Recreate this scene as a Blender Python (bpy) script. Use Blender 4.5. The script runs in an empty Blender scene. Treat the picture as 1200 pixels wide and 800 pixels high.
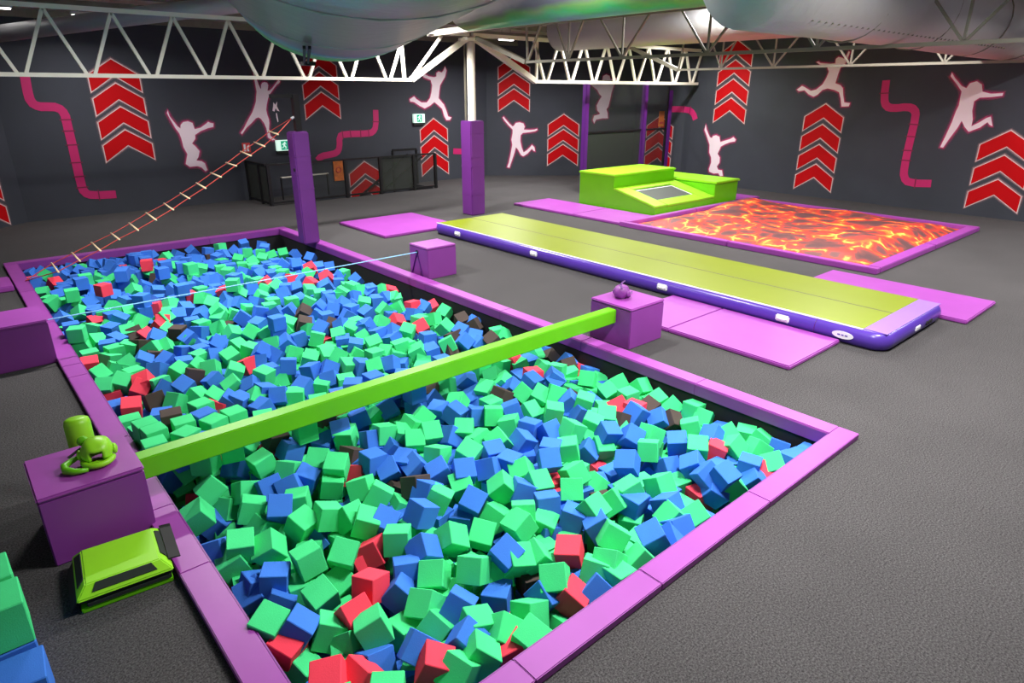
import bpy, bmesh, math, random
import numpy as np
from mathutils import Vector, Matrix, Quaternion

SC = bpy.context.scene
COL = SC.collection
random.seed(7)

# ---------------------------------------------------------------- camera
CAM_H = 2.6
FWD = Vector((0.6142382, 0.70194212, -0.36053945))
RGT = Vector((0.75301119, -0.65800527, 0.00179349))
UPV = RGT.cross(FWD)
cd = bpy.data.cameras.new('camera')
cd.sensor_width = 36.0
cd.lens = 759.92 / 1200.0 * 36.0
cd.clip_end = 200
cam = bpy.data.objects.new('camera', cd)
cam.matrix_world = Matrix(((RGT.x, UPV.x, -FWD.x, 0), (RGT.y, UPV.y, -FWD.y, 0), (RGT.z, UPV.z, -FWD.z, CAM_H), (0, 0, 0, 1)))
COL.objects.link(cam)
SC.camera = cam

# ---------------------------------------------------------------- world and exposure
w = bpy.data.worlds.new('world'); SC.world = w; w.use_nodes = True
w.node_tree.nodes['Background'].inputs[0].default_value = (0.9, 0.92, 1.0, 1)
w.node_tree.nodes['Background'].inputs[1].default_value = 0.24
SC.view_settings.view_transform = 'Standard'
SC.view_settings.look = 'None'
SC.view_settings.exposure = -0.13
SC.view_settings.gamma = 1.0
SC.view_settings.use_curve_mapping = False

# ---------------------------------------------------------------- hall lamps (light of the linear fixtures; the out-of-view ones are added for brightness)
LIGHT_GAIN = 0.98
LAMPS = [(3.5, 1.9, 3.95, 250, 1.2), (6.4, 1.4, 3.95, 260, 1.2), (11.0, 0.8, 3.95, 240, 1.2), (2.4, 8.6, 3.95, 260, 1.2), (7.0, 11.2, 3.95, 330, 1.2),
         (10.6, 6.6, 4.2, 240, 1.2), (12.2, 4.9, 4.3, 240, 1.2), (11.9, 10.4, 3.93, 300, 0.9), (15.4, 10.8, 3.90, 130, 0.6),
         (12.2, 14.2, 3.85, 260, 0.5), (2.9, 15.2, 3.88, 80, 0.6), (5.4, 6.0, 4.1, 200, 1.2), (15.8, 1.5, 4.2, 200, 1.2)]
for lx, ly, lz, e, ll in LAMPS:
    ld = bpy.data.lights.new('hall_light', 'AREA')
    ld.shape = 'RECTANGLE'; ld.size = ll; ld.size_y = 0.14
    ld.spread = 2.8
    ld.energy = e * LIGHT_GAIN; ld.color = (1.0, 0.98, 0.955)
    lo = bpy.data.objects.new('hall_light', ld)
    lo.location = (lx, ly, lz - 0.03)
    COL.objects.link(lo)

# ---------------------------------------------------------------- helpers
def srgb(r, g, b):
    return tuple(((c / 255.0) / 12.92 if c <= 10 else (((c / 255.0) + 0.055) / 1.055) ** 2.4) for c in (r, g, b)) + (1.0,)

def mat(name, col, rough=0.5, metal=0.0, noise=0.0, scale=30.0, bump=0.0, bscale=60.0, spec=0.5, emit=None, estr=0.0, coat=0.0):
    m = bpy.data.materials.new(name); m.use_nodes = True
    nt = m.node_tree; b = nt.nodes['Principled BSDF']
    b.inputs['Base Color'].default_value = col
    b.inputs['Roughness'].default_value = rough
    b.inputs['Metallic'].default_value = metal
    b.inputs['Specular IOR Level'].default_value = spec
    b.inputs['Coat Weight'].default_value = coat
    tc = nt.nodes.new('ShaderNodeTexCoord')
    if noise > 0:
        n = nt.nodes.new('ShaderNodeTexNoise'); n.inputs['Scale'].default_value = scale; n.inputs['Detail'].default_value = 5
        nt.links.new(tc.outputs['Object'], n.inputs['Vector'])
        r = nt.nodes.new('ShaderNodeMapRange')
        r.inputs['From Min'].default_value = 0.3; r.inputs['From Max'].default_value = 0.7
        r.inputs['To Min'].default_value = 1 - noise; r.inputs['To Max'].default_value = 1 + noise
        nt.links.new(n.outputs['Fac'], r.inputs['Value'])
        mx = nt.nodes.new('ShaderNodeVectorMath'); mx.operation = 'SCALE'
        mx.inputs[0].default_value = col[:3]
        nt.links.new(r.outputs['Result'], mx.inputs['Scale'])
        nt.links.new(mx.outputs[0], b.inputs['Base Color'])
    if bump > 0:
        n2 = nt.nodes.new('ShaderNodeTexNoise'); n2.inputs['Scale'].default_value = bscale; n2.inputs['Detail'].default_value = 4
        nt.links.new(tc.outputs['Object'], n2.inputs['Vector'])
        bp = nt.nodes.new('ShaderNodeBump'); bp.inputs['Strength'].default_value = bump; bp.inputs['Distance'].default_value = 0.01
        nt.links.new(n2.outputs['Fac'], bp.inputs['Height'])
        nt.links.new(bp.outputs[0], b.inputs['Normal'])
    if emit:
        b.inputs['Emission Color'].default_value = emit; b.inputs['Emission Strength'].default_value = estr
    return m

def tag(o, label=None, cat=None, group=None, kind=None):
    if label: o['label'] = label
    if cat: o['category'] = cat
    if group: o['group'] = group
    if kind: o['kind'] = kind
    return o

def thing(name, label, cat, loc=(0, 0, 0), rz=0.0, group=None):
    o = bpy.data.objects.new(name, None); COL.objects.link(o)
    o.empty_display_size = 0.1
    o.location = loc; o.rotation_euler = (0, 0, rz)
    return tag(o, label, cat, group)

def link(name, bm, mats, parent=None, smooth=False):
    me = bpy.data.meshes.new(name)
    bmesh.ops.recalc_face_normals(bm, faces=bm.faces)
    bm.to_mesh(me); bm.free()
    if not isinstance(mats, (list, tuple)): mats = [mats]
    for m in mats: me.materials.append(m)
    if smooth:
        me.polygons.foreach_set('use_smooth', [True] * len(me.polygons))
    o = bpy.data.objects.new(name, me); COL.objects.link(o)
    if parent: o.parent = parent
    return o

def copy_of(o, parent=None, loc=None):
    c = o.copy(); COL.objects.link(c)
    if parent: c.parent = parent
    if loc is not None: c.location = loc
    return c

def add_box(bm, x0, x1, y0, y1, z0, z1, bev=0.0, seg=2, mi=0):
    vs = [bm.verts.new((x, y, z)) for x in (x0, x1) for y in (y0, y1) for z in (z0, z1)]
    fs = [bm.faces.new([vs[i] for i in q]) for q in ((0, 1, 3, 2), (4, 6, 7, 5), (0, 4, 5, 1), (2, 3, 7, 6), (0, 2, 6, 4), (1, 5, 7, 3))]
    for f in fs: f.material_index = mi
    if bev > 0:
        es = set(e for f in fs for e in f.edges)
        bmesh.ops.bevel(bm, geom=list(es), offset=bev, segments=seg, affect='EDGES', clamp_overlap=True, material=-1)
    return vs

def box(name, x0, x1, y0, y1, z0, z1, m, parent=None, bev=0.0, seg=2):
    bm = bmesh.new(); add_box(bm, x0, x1, y0, y1, z0, z1, bev, seg)
    return link(name, bm, m, parent)

def frames(pts, closed=False):
    out = []
    n = len(pts); pts = [Vector(p) for p in pts]; last = None
    for i in range(n):
        a = pts[(i - 1) % n] if (i > 0 or closed) else pts[i]
        b = pts[(i + 1) % n] if (i < n - 1 or closed) else pts[i]
        t = (b - a).normalized()
        up = Vector((0, 0, 1)) if last is None else last
        if abs(t.dot(up)) > 0.98: up = Vector((0, 1, 0)) if last is None else Vector((1, 0, 0))
        s = t.cross(up).normalized(); u = s.cross(t).normalized(); last = u
        out.append((pts[i], s, u))
    return out

def add_tube(bm, pts, r, seg=8, closed=False, caps=True, mi=0, ry=None):
    rings = []
    for k, (p, s, u) in enumerate(frames(pts, closed)):
        rr = r[k] if isinstance(r, (list, tuple)) else r
        r2 = rr if ry is None else (ry[k] if isinstance(ry, (list, tuple)) else ry)
        rings.append([bm.verts.new(p + s * (rr * math.cos(2 * math.pi * j / seg)) + u * (r2 * math.sin(2 * math.pi * j / seg))) for j in range(seg)])
    n = len(rings)
    for i in range(n if closed else n - 1):
        a, b = rings[i], rings[(i + 1) % n]
        for j in range(seg):
            f = bm.faces.new((a[j], a[(j + 1) % seg], b[(j + 1) % seg], b[j])); f.material_index = mi
    if caps and not closed:
        bm.faces.new(rings[0]).material_index = mi; bm.faces.new(rings[-1]).material_index = mi

def tube(name, pts, r, m, parent=None, seg=8, smooth=True, closed=False, ry=None):
    bm = bmesh.new(); add_tube(bm, pts, r, seg, closed, ry=ry)
    return link(name, bm, m, parent, smooth)

def add_beam(bm, a, b, wdt, hgt):
    """rectangular bar from a to b"""
    a = Vector(a); b = Vector(b); t = (b - a).normalized()
    up = Vector((0, 0, 1)) if abs(t.z) < 0.95 else Vector((1, 0, 0))
    s = t.cross(up).normalized() * (wdt / 2); u = s.normalized().cross(t).normalized() * (hgt / 2)
    v = [bm.verts.new(p + i * s + j * u) for p in (a, b) for i in (-1, 1) for j in (-1, 1)]
    for q in ((0, 1, 3, 2), (4, 6, 7, 5), (0, 4, 5, 1), (2, 3, 7, 6), (0, 2, 6, 4), (1, 5, 7, 3)):
        bm.faces.new([v[i] for i in q])

def beam(name, a, b, wdt, hgt, m, parent=None):
    bm = bmesh.new(); add_beam(bm, a, b, wdt, hgt); return link(name, bm, m, parent)

def add_poly(bm, pts3, mi=0):
    vs = [bm.verts.new(p) for p in pts3]
    f = bm.faces.new(vs); f.material_index = mi
    return f

# ---------------------------------------------------------------- materials
M = {}
def carpet(name, base, sp):
    m = bpy.data.materials.new(name); m.use_nodes = True; nt = m.node_tree; b = nt.nodes['Principled BSDF']
    b.inputs['Roughness'].default_value = 0.95; b.inputs['Specular IOR Level'].default_value = 0.15
    tc = nt.nodes.new('ShaderNodeTexCoord')
    n1 = nt.nodes.new('ShaderNodeTexNoise'); n1.inputs['Scale'].default_value = 95; n1.inputs['Detail'].default_value = 3; n1.inputs['Roughness'].default_value = 0.8
    n2 = nt.nodes.new('ShaderNodeTexNoise'); n2.inputs['Scale'].default_value = 1.3; n2.inputs['Detail'].default_value = 4
    nt.links.new(tc.outputs['Object'], n1.inputs['Vector']); nt.links.new(tc.outputs['Object'], n2.inputs['Vector'])
    cr = nt.nodes.new('ShaderNodeValToRGB')
    cr.color_ramp.elements[0].position = 0.36; cr.color_ramp.elements[0].color = tuple(c * (1 - sp) for c in base[:3]) + (1,)
    cr.color_ramp.elements[1].position = 0.66; cr.color_ramp.elements[1].color = tuple(c * (1 + sp * 1.5) for c in base[:3]) + (1,)
    nt.links.new(n1.outputs['Fac'], cr.inputs['Fac'])
    mr = nt.nodes.new('ShaderNodeMapRange'); mr.inputs['From Min'].default_value = 0.3; mr.inputs['From Max'].default_value = 0.7
    mr.inputs['To Min'].default_value = 0.93; mr.inputs['To Max'].default_value = 1.07
    nt.links.new(n2.outputs['Fac'], mr.inputs['Value'])
    sc = nt.nodes.new('ShaderNodeVectorMath'); sc.operation = 'SCALE'
    nt.links.new(cr.outputs['Color'], sc.inputs[0]); nt.links.new(mr.outputs['Result'], sc.inputs['Scale'])
    nt.links.new(sc.outputs[0], b.inputs['Base Color'])
    bp = nt.nodes.new('ShaderNodeBump'); bp.inputs['Strength'].default_value = 0.5; bp.inputs['Distance'].default_value = 0.004
    nt.links.new(n1.outputs['Fac'], bp.inputs['Height']); nt.links.new(bp.outputs[0], b.inputs['Normal'])
    return m
M['carpet'] = carpet('charcoal_carpet', srgb(67, 65, 66), 0.62)
M['wall'] = mat('dark_slate_paint', srgb(54, 57, 67), 0.75, noise=0.08, scale=1.2, bump=0.05, bscale=25)
M['black'] = mat('matt_black', srgb(16, 15, 17), 0.7)
M['blacksteel'] = mat('black_powder_coat', srgb(18, 17, 20), 0.4)
M['pitwall'] = mat('black_pit_lining', srgb(14, 13, 18), 0.9)
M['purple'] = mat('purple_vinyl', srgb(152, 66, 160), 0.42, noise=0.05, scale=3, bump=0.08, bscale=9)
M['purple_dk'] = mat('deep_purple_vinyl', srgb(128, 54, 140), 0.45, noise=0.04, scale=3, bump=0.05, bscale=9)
M['purple_post'] = mat('dark_purple_post_vinyl', srgb(104, 44, 124), 0.45, noise=0.04, scale=3, bump=0.06, bscale=9)
M['violet'] = mat('violet_steel', srgb(84, 28, 112), 0.4)
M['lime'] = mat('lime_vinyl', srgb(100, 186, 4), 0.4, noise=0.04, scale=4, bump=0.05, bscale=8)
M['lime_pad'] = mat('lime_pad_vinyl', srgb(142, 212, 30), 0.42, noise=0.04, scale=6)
M['track'] = mat('yellow_green_track', srgb(124, 138, 6), 0.42, noise=0.03, scale=2, bump=0.04, bscale=5)
M['indigo'] = mat('indigo_pvc', srgb(82, 52, 158), 0.28, noise=0.04, scale=3)
M['lilac'] = mat('lilac_pvc', srgb(150, 112, 212), 0.35, noise=0.03, scale=3)
M['white'] = mat('white_plastic', srgb(232, 232, 236), 0.4)
M['greyline'] = mat('grey_seam_tape', srgb(84, 78, 66), 0.6)
M['cream'] = mat('cream_painted_steel', srgb(232, 226, 210), 0.45, noise=0.04, scale=4)
M['tan'] = mat('dull_cream_steel', srgb(132, 127, 114), 0.5, noise=0.05, scale=4)
M['roof'] = mat('roof_sheet', srgb(214, 206, 188), 0.6, noise=0.08, scale=2)
M['purlin'] = mat('galvanised_purlin', srgb(120, 116, 104), 0.5, metal=0.3, noise=0.1, scale=6)
M['bed'] = mat('black_trampoline_mesh', srgb(66, 70, 68), 0.6, noise=0.15, scale=80)
M['red'] = mat('chevron_red', srgb(192, 4, 14), 0.6, spec=0.15)
M['outline'] = mat('chevron_outline_white', srgb(226, 206, 206), 0.6)
M['figure'] = mat('figure_white', srgb(246, 226, 236), 0.6)
M['pink'] = mat('pipe_pink', srgb(196, 26, 104), 0.6)
M['pinkdk'] = mat('pipe_joint_dark_pink', srgb(120, 22, 62), 0.6)
M['rope'] = mat('red_rope', srgb(196, 72, 62), 0.8)
M['rung'] = mat('pale_wood_rung', srgb(240, 212, 170), 0.6, noise=0.1, scale=20)
M['slack'] = mat('pale_blue_webbing', srgb(130, 190, 240), 0.6)
M['sign_green'] = mat('exit_sign_green', srgb(20, 150, 110), 0.5, emit=srgb(40, 190, 150), estr=0.5)
M['sign_white'] = mat('exit_sign_white', srgb(220, 255, 240), 0.5, emit=srgb(220, 255, 240), estr=0.7)
M['orange'] = mat('orange_notice', srgb(232, 120, 40), 0.6, noise=0.25, scale=14)
M['signred'] = mat('red_notice', srgb(205, 60, 60), 0.6)
M['strap'] = mat('black_webbing', srgb(24, 34, 26), 0.85, noise=0.1, scale=60)
M['tube'] = mat('lamp_tube', srgb(255, 250, 240), 0.4, emit=(1, 0.97, 0.93, 1), estr=9.0)
M['lampbody'] = mat('lamp_housing', srgb(200, 200, 196), 0.5)
def foam(name, c):
    return mat(name, c, 0.85, noise=0.07, scale=4, bump=0.12, bscale=160, spec=0.25)
FOAM = [foam('green_foam', srgb(66, 214, 132)), foam('blue_foam', srgb(58, 118, 214)), foam('red_foam', srgb(242, 66, 88)), foam('charcoal_foam', srgb(74, 62, 58))]

def foil_mat(name, stops, rough=0.32):  # foil sheen painted into the base colour, ramped by normal direction
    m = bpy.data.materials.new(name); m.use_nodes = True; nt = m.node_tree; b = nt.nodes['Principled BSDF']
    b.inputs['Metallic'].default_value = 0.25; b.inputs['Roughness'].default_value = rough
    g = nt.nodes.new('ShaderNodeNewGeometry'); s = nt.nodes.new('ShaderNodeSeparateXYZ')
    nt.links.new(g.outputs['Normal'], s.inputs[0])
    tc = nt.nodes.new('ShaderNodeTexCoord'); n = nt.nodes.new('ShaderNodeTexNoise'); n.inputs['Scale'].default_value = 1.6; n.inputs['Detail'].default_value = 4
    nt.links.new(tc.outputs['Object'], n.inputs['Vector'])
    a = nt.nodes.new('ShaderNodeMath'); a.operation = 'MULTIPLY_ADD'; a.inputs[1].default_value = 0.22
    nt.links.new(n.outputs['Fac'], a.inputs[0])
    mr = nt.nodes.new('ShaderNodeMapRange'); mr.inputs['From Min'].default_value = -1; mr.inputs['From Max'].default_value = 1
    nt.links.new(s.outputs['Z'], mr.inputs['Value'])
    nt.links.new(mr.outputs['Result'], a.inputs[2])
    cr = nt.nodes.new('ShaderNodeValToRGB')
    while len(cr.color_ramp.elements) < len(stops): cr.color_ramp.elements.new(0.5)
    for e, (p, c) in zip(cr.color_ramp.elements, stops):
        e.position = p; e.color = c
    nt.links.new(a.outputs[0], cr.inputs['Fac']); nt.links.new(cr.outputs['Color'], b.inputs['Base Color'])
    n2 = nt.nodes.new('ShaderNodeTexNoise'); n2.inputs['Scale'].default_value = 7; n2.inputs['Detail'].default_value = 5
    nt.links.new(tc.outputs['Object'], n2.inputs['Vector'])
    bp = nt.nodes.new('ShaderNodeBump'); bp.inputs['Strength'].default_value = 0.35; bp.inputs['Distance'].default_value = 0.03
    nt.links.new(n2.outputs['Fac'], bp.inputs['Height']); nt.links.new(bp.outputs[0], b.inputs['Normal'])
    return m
M['foil'] = foil_mat('foil_painted_sheen', [(0.06, srgb(120, 176, 200)), (0.13, srgb(96, 196, 176)), (0.19, srgb(78, 206, 128)), (0.26, srgb(140, 196, 110)), (0.33, srgb(150, 140, 150)), (0.42, srgb(176, 166, 172)), (0.7, srgb(176, 176, 160))])
M['foilgrey'] = foil_mat('grey_duct_foil', [(0.0, srgb(186, 180, 172)), (0.3, srgb(176, 172, 168)), (0.6, srgb(190, 190, 194)), (1.0, srgb(186, 186, 190))], 0.5)

def holo_mat(name):  # iridescent reflection painted as fixed colour bands along the duct and its sides
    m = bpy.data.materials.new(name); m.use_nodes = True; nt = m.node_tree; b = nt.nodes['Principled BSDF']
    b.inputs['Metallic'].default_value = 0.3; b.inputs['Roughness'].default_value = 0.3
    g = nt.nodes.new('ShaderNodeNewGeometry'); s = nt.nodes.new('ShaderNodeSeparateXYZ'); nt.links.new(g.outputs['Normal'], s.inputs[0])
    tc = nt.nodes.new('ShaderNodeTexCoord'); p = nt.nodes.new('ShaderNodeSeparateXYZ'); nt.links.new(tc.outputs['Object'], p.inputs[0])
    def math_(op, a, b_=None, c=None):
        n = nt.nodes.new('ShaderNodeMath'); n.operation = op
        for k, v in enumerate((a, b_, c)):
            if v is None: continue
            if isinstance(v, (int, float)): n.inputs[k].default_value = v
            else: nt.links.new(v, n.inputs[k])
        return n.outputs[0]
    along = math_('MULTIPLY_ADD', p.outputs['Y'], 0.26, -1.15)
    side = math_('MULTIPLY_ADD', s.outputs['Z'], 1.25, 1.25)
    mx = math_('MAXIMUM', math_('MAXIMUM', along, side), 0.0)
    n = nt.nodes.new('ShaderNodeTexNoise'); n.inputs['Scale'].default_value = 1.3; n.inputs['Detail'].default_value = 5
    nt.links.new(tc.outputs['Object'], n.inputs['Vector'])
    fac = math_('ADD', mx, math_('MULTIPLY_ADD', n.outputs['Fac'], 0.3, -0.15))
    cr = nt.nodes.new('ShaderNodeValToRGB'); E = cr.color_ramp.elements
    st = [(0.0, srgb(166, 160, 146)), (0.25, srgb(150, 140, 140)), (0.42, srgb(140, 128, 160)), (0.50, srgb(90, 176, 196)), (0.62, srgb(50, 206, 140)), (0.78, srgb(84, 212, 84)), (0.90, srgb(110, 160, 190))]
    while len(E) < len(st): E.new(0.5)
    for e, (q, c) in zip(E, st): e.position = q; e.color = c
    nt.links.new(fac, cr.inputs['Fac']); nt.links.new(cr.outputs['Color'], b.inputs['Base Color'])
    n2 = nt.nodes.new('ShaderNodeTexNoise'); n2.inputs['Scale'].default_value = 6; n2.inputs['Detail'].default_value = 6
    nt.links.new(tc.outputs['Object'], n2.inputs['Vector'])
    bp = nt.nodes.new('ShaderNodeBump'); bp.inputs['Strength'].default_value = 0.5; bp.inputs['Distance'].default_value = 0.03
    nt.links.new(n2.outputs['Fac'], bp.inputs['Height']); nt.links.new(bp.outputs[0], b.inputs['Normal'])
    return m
M['holo'] = holo_mat('crinkled_foil_painted_sheen')

def lava_mat():
    m = bpy.data.materials.new('lava_print'); m.use_nodes = True; nt = m.node_tree; b = nt.nodes['Principled BSDF']
    b.inputs['Roughness'].default_value = 0.6
    tc = nt.nodes.new('ShaderNodeTexCoord')
    nz = nt.nodes.new('ShaderNodeTexNoise'); nz.inputs['Scale'].default_value = 3.0; nz.inputs['Detail'].default_value = 5
    nt.links.new(tc.outputs['Object'], nz.inputs['Vector'])
    mixv = nt.nodes.new('ShaderNodeVectorMath'); mixv.operation = 'MULTIPLY_ADD'; mixv.inputs[1].default_value = (0.22, 0.22, 0.22)
    nt.links.new(nz.outputs['Color'], mixv.inputs[0]); nt.links.new(tc.outputs['Object'], mixv.inputs[2])
    v = nt.nodes.new('ShaderNodeTexVoronoi'); v.feature = 'DISTANCE_TO_EDGE'; v.inputs['Scale'].default_value = 1.35
    nt.links.new(mixv.outputs[0], v.inputs['Vector'])
    v2 = nt.nodes.new('ShaderNodeTexVoronoi'); v2.feature = 'DISTANCE_TO_EDGE'; v2.inputs['Scale'].default_value = 3.2
    nt.links.new(mixv.outputs[0], v2.inputs['Vector'])
    n3 = nt.nodes.new('ShaderNodeTexNoise'); n3.inputs['Scale'].default_value = 1.1; nt.links.new(tc.outputs['Object'], n3.inputs['Vector'])
    mr = nt.nodes.new('ShaderNodeMapRange'); mr.inputs['From Min'].default_value = 0.4; mr.inputs['From Max'].default_value = 0.62; mr.inputs['To Min'].default_value = 1.7; mr.inputs['To Max'].default_value = 0.75
    nt.links.new(n3.outputs['Fac'], mr.inputs['Value'])
    m1 = nt.nodes.new('ShaderNodeMath'); m1.operation = 'MULTIPLY'; nt.links.new(v.outputs['Distance'], m1.inputs[0]); nt.links.new(mr.outputs['Result'], m1.inputs[1])
    m2 = nt.nodes.new('ShaderNodeMath'); m2.operation = 'MULTIPLY_ADD'; nt.links.new(v2.outputs['Distance'], m2.inputs[0]); m2.inputs[1].default_value = 1.0; nt.links.new(m1.outputs[0], m2.inputs[2])
    cr = nt.nodes.new('ShaderNodeValToRGB'); E = cr.color_ramp.elements
    st = [(0.03, srgb(244, 190, 80)), (0.08, srgb(232, 104, 36)), (0.16, srgb(206, 52, 36)), (0.28, srgb(168, 54, 46)), (0.38, srgb(112, 60, 58)), (0.62, srgb(84, 52, 54))]
    while len(E) < len(st): E.new(0.5)
    for e, (p, c) in zip(E, st): e.position = p; e.color = c
    nt.links.new(m2.outputs[0], cr.inputs['Fac']); nt.links.new(cr.outputs['Color'], b.inputs['Base Color'])
    return m
M['lava'] = lava_mat()

def glow_paint(name, c):
    m = bpy.data.materials.new(name); m.use_nodes = True; nt = m.node_tree; b = nt.nodes['Principled BSDF']
    b.inputs['Base Color'].default_value = c; b.inputs['Roughness'].default_value = 0.7
    at = nt.nodes.new('ShaderNodeAttribute'); at.attribute_name = 'spray'
    nt.links.new(at.outputs['Fac'], b.inputs['Alpha'])
    return m
M['halo_pink'] = glow_paint('sprayed_pink_halo', srgb(214, 70, 130))
M['halo_white'] = glow_paint('sprayed_pale_halo', srgb(190, 150, 155))
M['net'] = mat('black_netting', srgb(34, 38, 32), 0.9)
nb = M['net'].node_tree.nodes['Principled BSDF']; nb.inputs['Alpha'].default_value = 0.86
M['net_light'] = mat('thin_black_netting', srgb(34, 36, 34), 0.9)
M['net_light'].node_tree.nodes['Principled BSDF'].inputs['Alpha'].default_value = 0.42

# ================================================================ STRUCTURE
PX0, PX1, PY0, PY1 = 0.526, 5.10, 1.61, 12.80        # foam pit outer rim
IX0, IX1, IY0, IY1 = 0.69, 4.93, 1.77, 12.63          # foam pit inner rim
SX0, SX1, SY0, SY1 = 7.3, 10.8, 15.72, 17.0           # stairwell
FX0, FX1, FY0, FY1 = -7.0, 20.0, -5.0, 20.0
bm = bmesh.new()
xs = [FX0, IX0, IX1, SX0, SX1, FX1]; ys = [FY0, IY0, IY1, SY0, SY1, FY1]
for i in range(5):
    for j in range(5):
        if (i == 1 and j == 1) or (i == 3 and j == 3): continue
        add_poly(bm, [(xs[i], ys[j], 0), (xs[i + 1], ys[j], 0), (xs[i + 1], ys[j + 1], 0), (xs[i], ys[j + 1], 0)])
bmesh.ops.remove_doubles(bm, verts=bm.verts, dist=1e-5)
tag(link('floor', bm, M['carpet']), kind='structure')
def pit(name, x0, x1, y0, y1, d, m):
    bm = bmesh.new()
    p = [(x0, y0), (x1, y0), (x1, y1), (x0, y1)]
    add_poly(bm, [(a, b, -d) for a, b in p])
    for k in range(4):
        a, b = p[k], p[(k + 1) % 4]
        add_poly(bm, [(a[0], a[1], -d), (b[0], b[1], -d), (b[0], b[1], 0), (a[0], a[1], 0)])
    o = link(name, bm, m); return tag(o, kind='structure')
pit('trim_1', IX0, IX1, IY0, IY1, 0.55, M['pitwall'])
pit('trim_2', SX0, SX1, SY0, SY1, 2.2, M['wall'])

D1 = Vector((13.78, 17.0)); D2 = Vector((17.4, 13.93)); E1 = Vector((1.32, 17.0)); E2 = Vector((-2.0, 14.18))
def wall(name, a, b, z0, z1, n):
    """wall panel whose visible face runs a->b, thickness away from the room (n = outward)"""
    bm = bmesh.new(); a = Vector(a); b = Vector(b); n = Vector(n).normalized() * 0.15
    c, d = b + n, a + n
    v = [bm.verts.new((p.x, p.y, z)) for z in (z0, z1) for p in (a, b, c, d)]
    for q in ((0, 1, 2, 3), (4, 5, 6, 7), (0, 1, 5, 4), (1, 2, 6, 5), (2, 3, 7, 6), (3, 0, 4, 7)): bm.faces.new([v[i] for i in q])
    return tag(link(name, bm, M['wall']), kind='structure')
wall('wall_back', E1, D1, -0.0, 4.3, (0, 1))
wall('wall_corner', D1, D2, 0.0, 4.6, (0.65, 0.76))
wall('wall_right', D2, (17.4, -4.5), 0.0, 5.6, (1, 0))
wall('wall_left_corner', E2, E1, 0.0, 4.6, (-0.65, 0.76))
wall('wall_left', (-2.0, 14.18), (-6.0, 10.0), 0.0, 5.2, (-0.7, 0.7))

def roof_z(y): return 4.02 + (17.0 - y) * 0.055
bm = bmesh.new()                                      # trapezoid roof sheet, ribs running down the slope
nx = 96; prof = []
for i in range(nx + 1):
    x = -6.5 + 25.0 * i / nx
    prof.append((x, 0.05 if (i // 1) % 2 else 0.0))
va = [bm.verts.new((x, 17.3, roof_z(17.3) + dz)) for x, dz in prof]
vb = [bm.verts.new((x, -4.5, roof_z(-4.5) + dz)) for x, dz in prof]
for i in range(nx): bm.faces.new((va[i], va[i + 1], vb[i + 1], vb[i]))
tag(link('ceiling', bm, M['roof']), kind='structure')
for k, y in enumerate([16.4, 15.0, 13.6, 12.3, 10.9, 9.5, 8.1, 6.7, 5.3, 3.9, 2.5]):
    bm = bmesh.new(); z = roof_z(y)
    add_box(bm, -6, 17.4, y - 0.04, y + 0.04, z - 0.17, z - 0.03)
    tag(link('roof_purlin', bm, M['purlin']), 'grey steel purlin running under the roof sheet', 'beam', 'roof purlins')

# ---------------------------------------------------------------- trusses and column
def truss(label, pts_fn, nodes, tops, zb, zt, chord, web, s0, s1, t0, t1, extra=(), steel='cream'):
    t = thing('roof_truss', label, 'truss', (0, 0, 0))
    P = pts_fn
    bm = bmesh.new(); add_beam(bm, P(s0, zb), P(s1, zb), chord, chord); link('bottom_chord', bm, M[steel], t)
    bm = bmesh.new(); add_beam(bm, P(t0, zt), P(t1, zt), chord, chord * 1.1); link('top_chord', bm, M[steel], t)
    for a, za, b, zb2, wd in list(tops) + list(extra):
        bm = bmesh.new(); add_beam(bm, P(a, za), P(b, zb2), wd, wd); link('web_bar', bm, M[steel], t)
    return t
YT = 11.66
Fx = lambda s, z: (s, YT, z)
w = []
n0 = [1.265 + 0.825 * k for k in range(-4, 8)]
for n in n0:
    w += [(n - 0.05, 2.81, n - 0.41, 3.64, 0.045), (n + 0.05, 2.81, n + 0.41, 3.64, 0.045)]
w += [(7.40, 2.81, 7.36, 3.64, 0.055), (7.56, 2.82, 8.32, 3.62, 0.05)]
truss('cream roof truss spanning left of the column under the foil duct', Fx, n0, w, 2.795, 3.67, 0.055, 0.045, -2.6, 7.62, -2.6, 9.0,
      [(7.56, 2.80, 8.95, 3.60, 0.10)])
w = []
n1 = [11.23 + 0.825 * k for k in range(8)]
for n in n1:
    w += [(n - 0.05, 2.81, n - 0.39, 3.64, 0.05), (n + 0.05, 2.81, n + 0.39, 3.64, 0.05)]
w += [(10.93, 2.81, 10.93, 3.64, 0.05)]
truss('cream roof truss right of the column, above the purple net frame', Fx, n1, w, 2.795, 3.67, 0.07, 0.05, 10.85, 17.3, 9.1, 17.3,
      [(9.2, 3.60, 10.9, 2.80, 0.11)])
def ytruss(label, X, ya, nodes, lo, hi, haunch):
    P = lambda s, z: (X, s, z)
    w = []
    for k, n in enumerate(nodes):
        d = 0.34 if n > 8.4 else 0.52
        w += [(n, lo, n + d, hi, 0.03), (n, lo, n, hi, 0.03), (n, lo, n - d, hi, 0.03)]
    return truss(label, P, nodes, w, lo, hi, 0.045, 0.03, ya, -3.5, 11.5, -3.5, haunch, 'tan')
ytruss('thin cream roof truss running right from the column top, nearer of the two', 9.05, 9.95, [8.83, 7.6, 5.98, 4.35, 2.68, 1.05, -0.6], 3.11, 3.74,
       [(9.95, 3.11, 11.45, 3.60, 0.08), (9.90, 3.11, 9.95, 3.74, 0.035), (9.9, 3.11, 9.55, 3.74, 0.035)])
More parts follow.
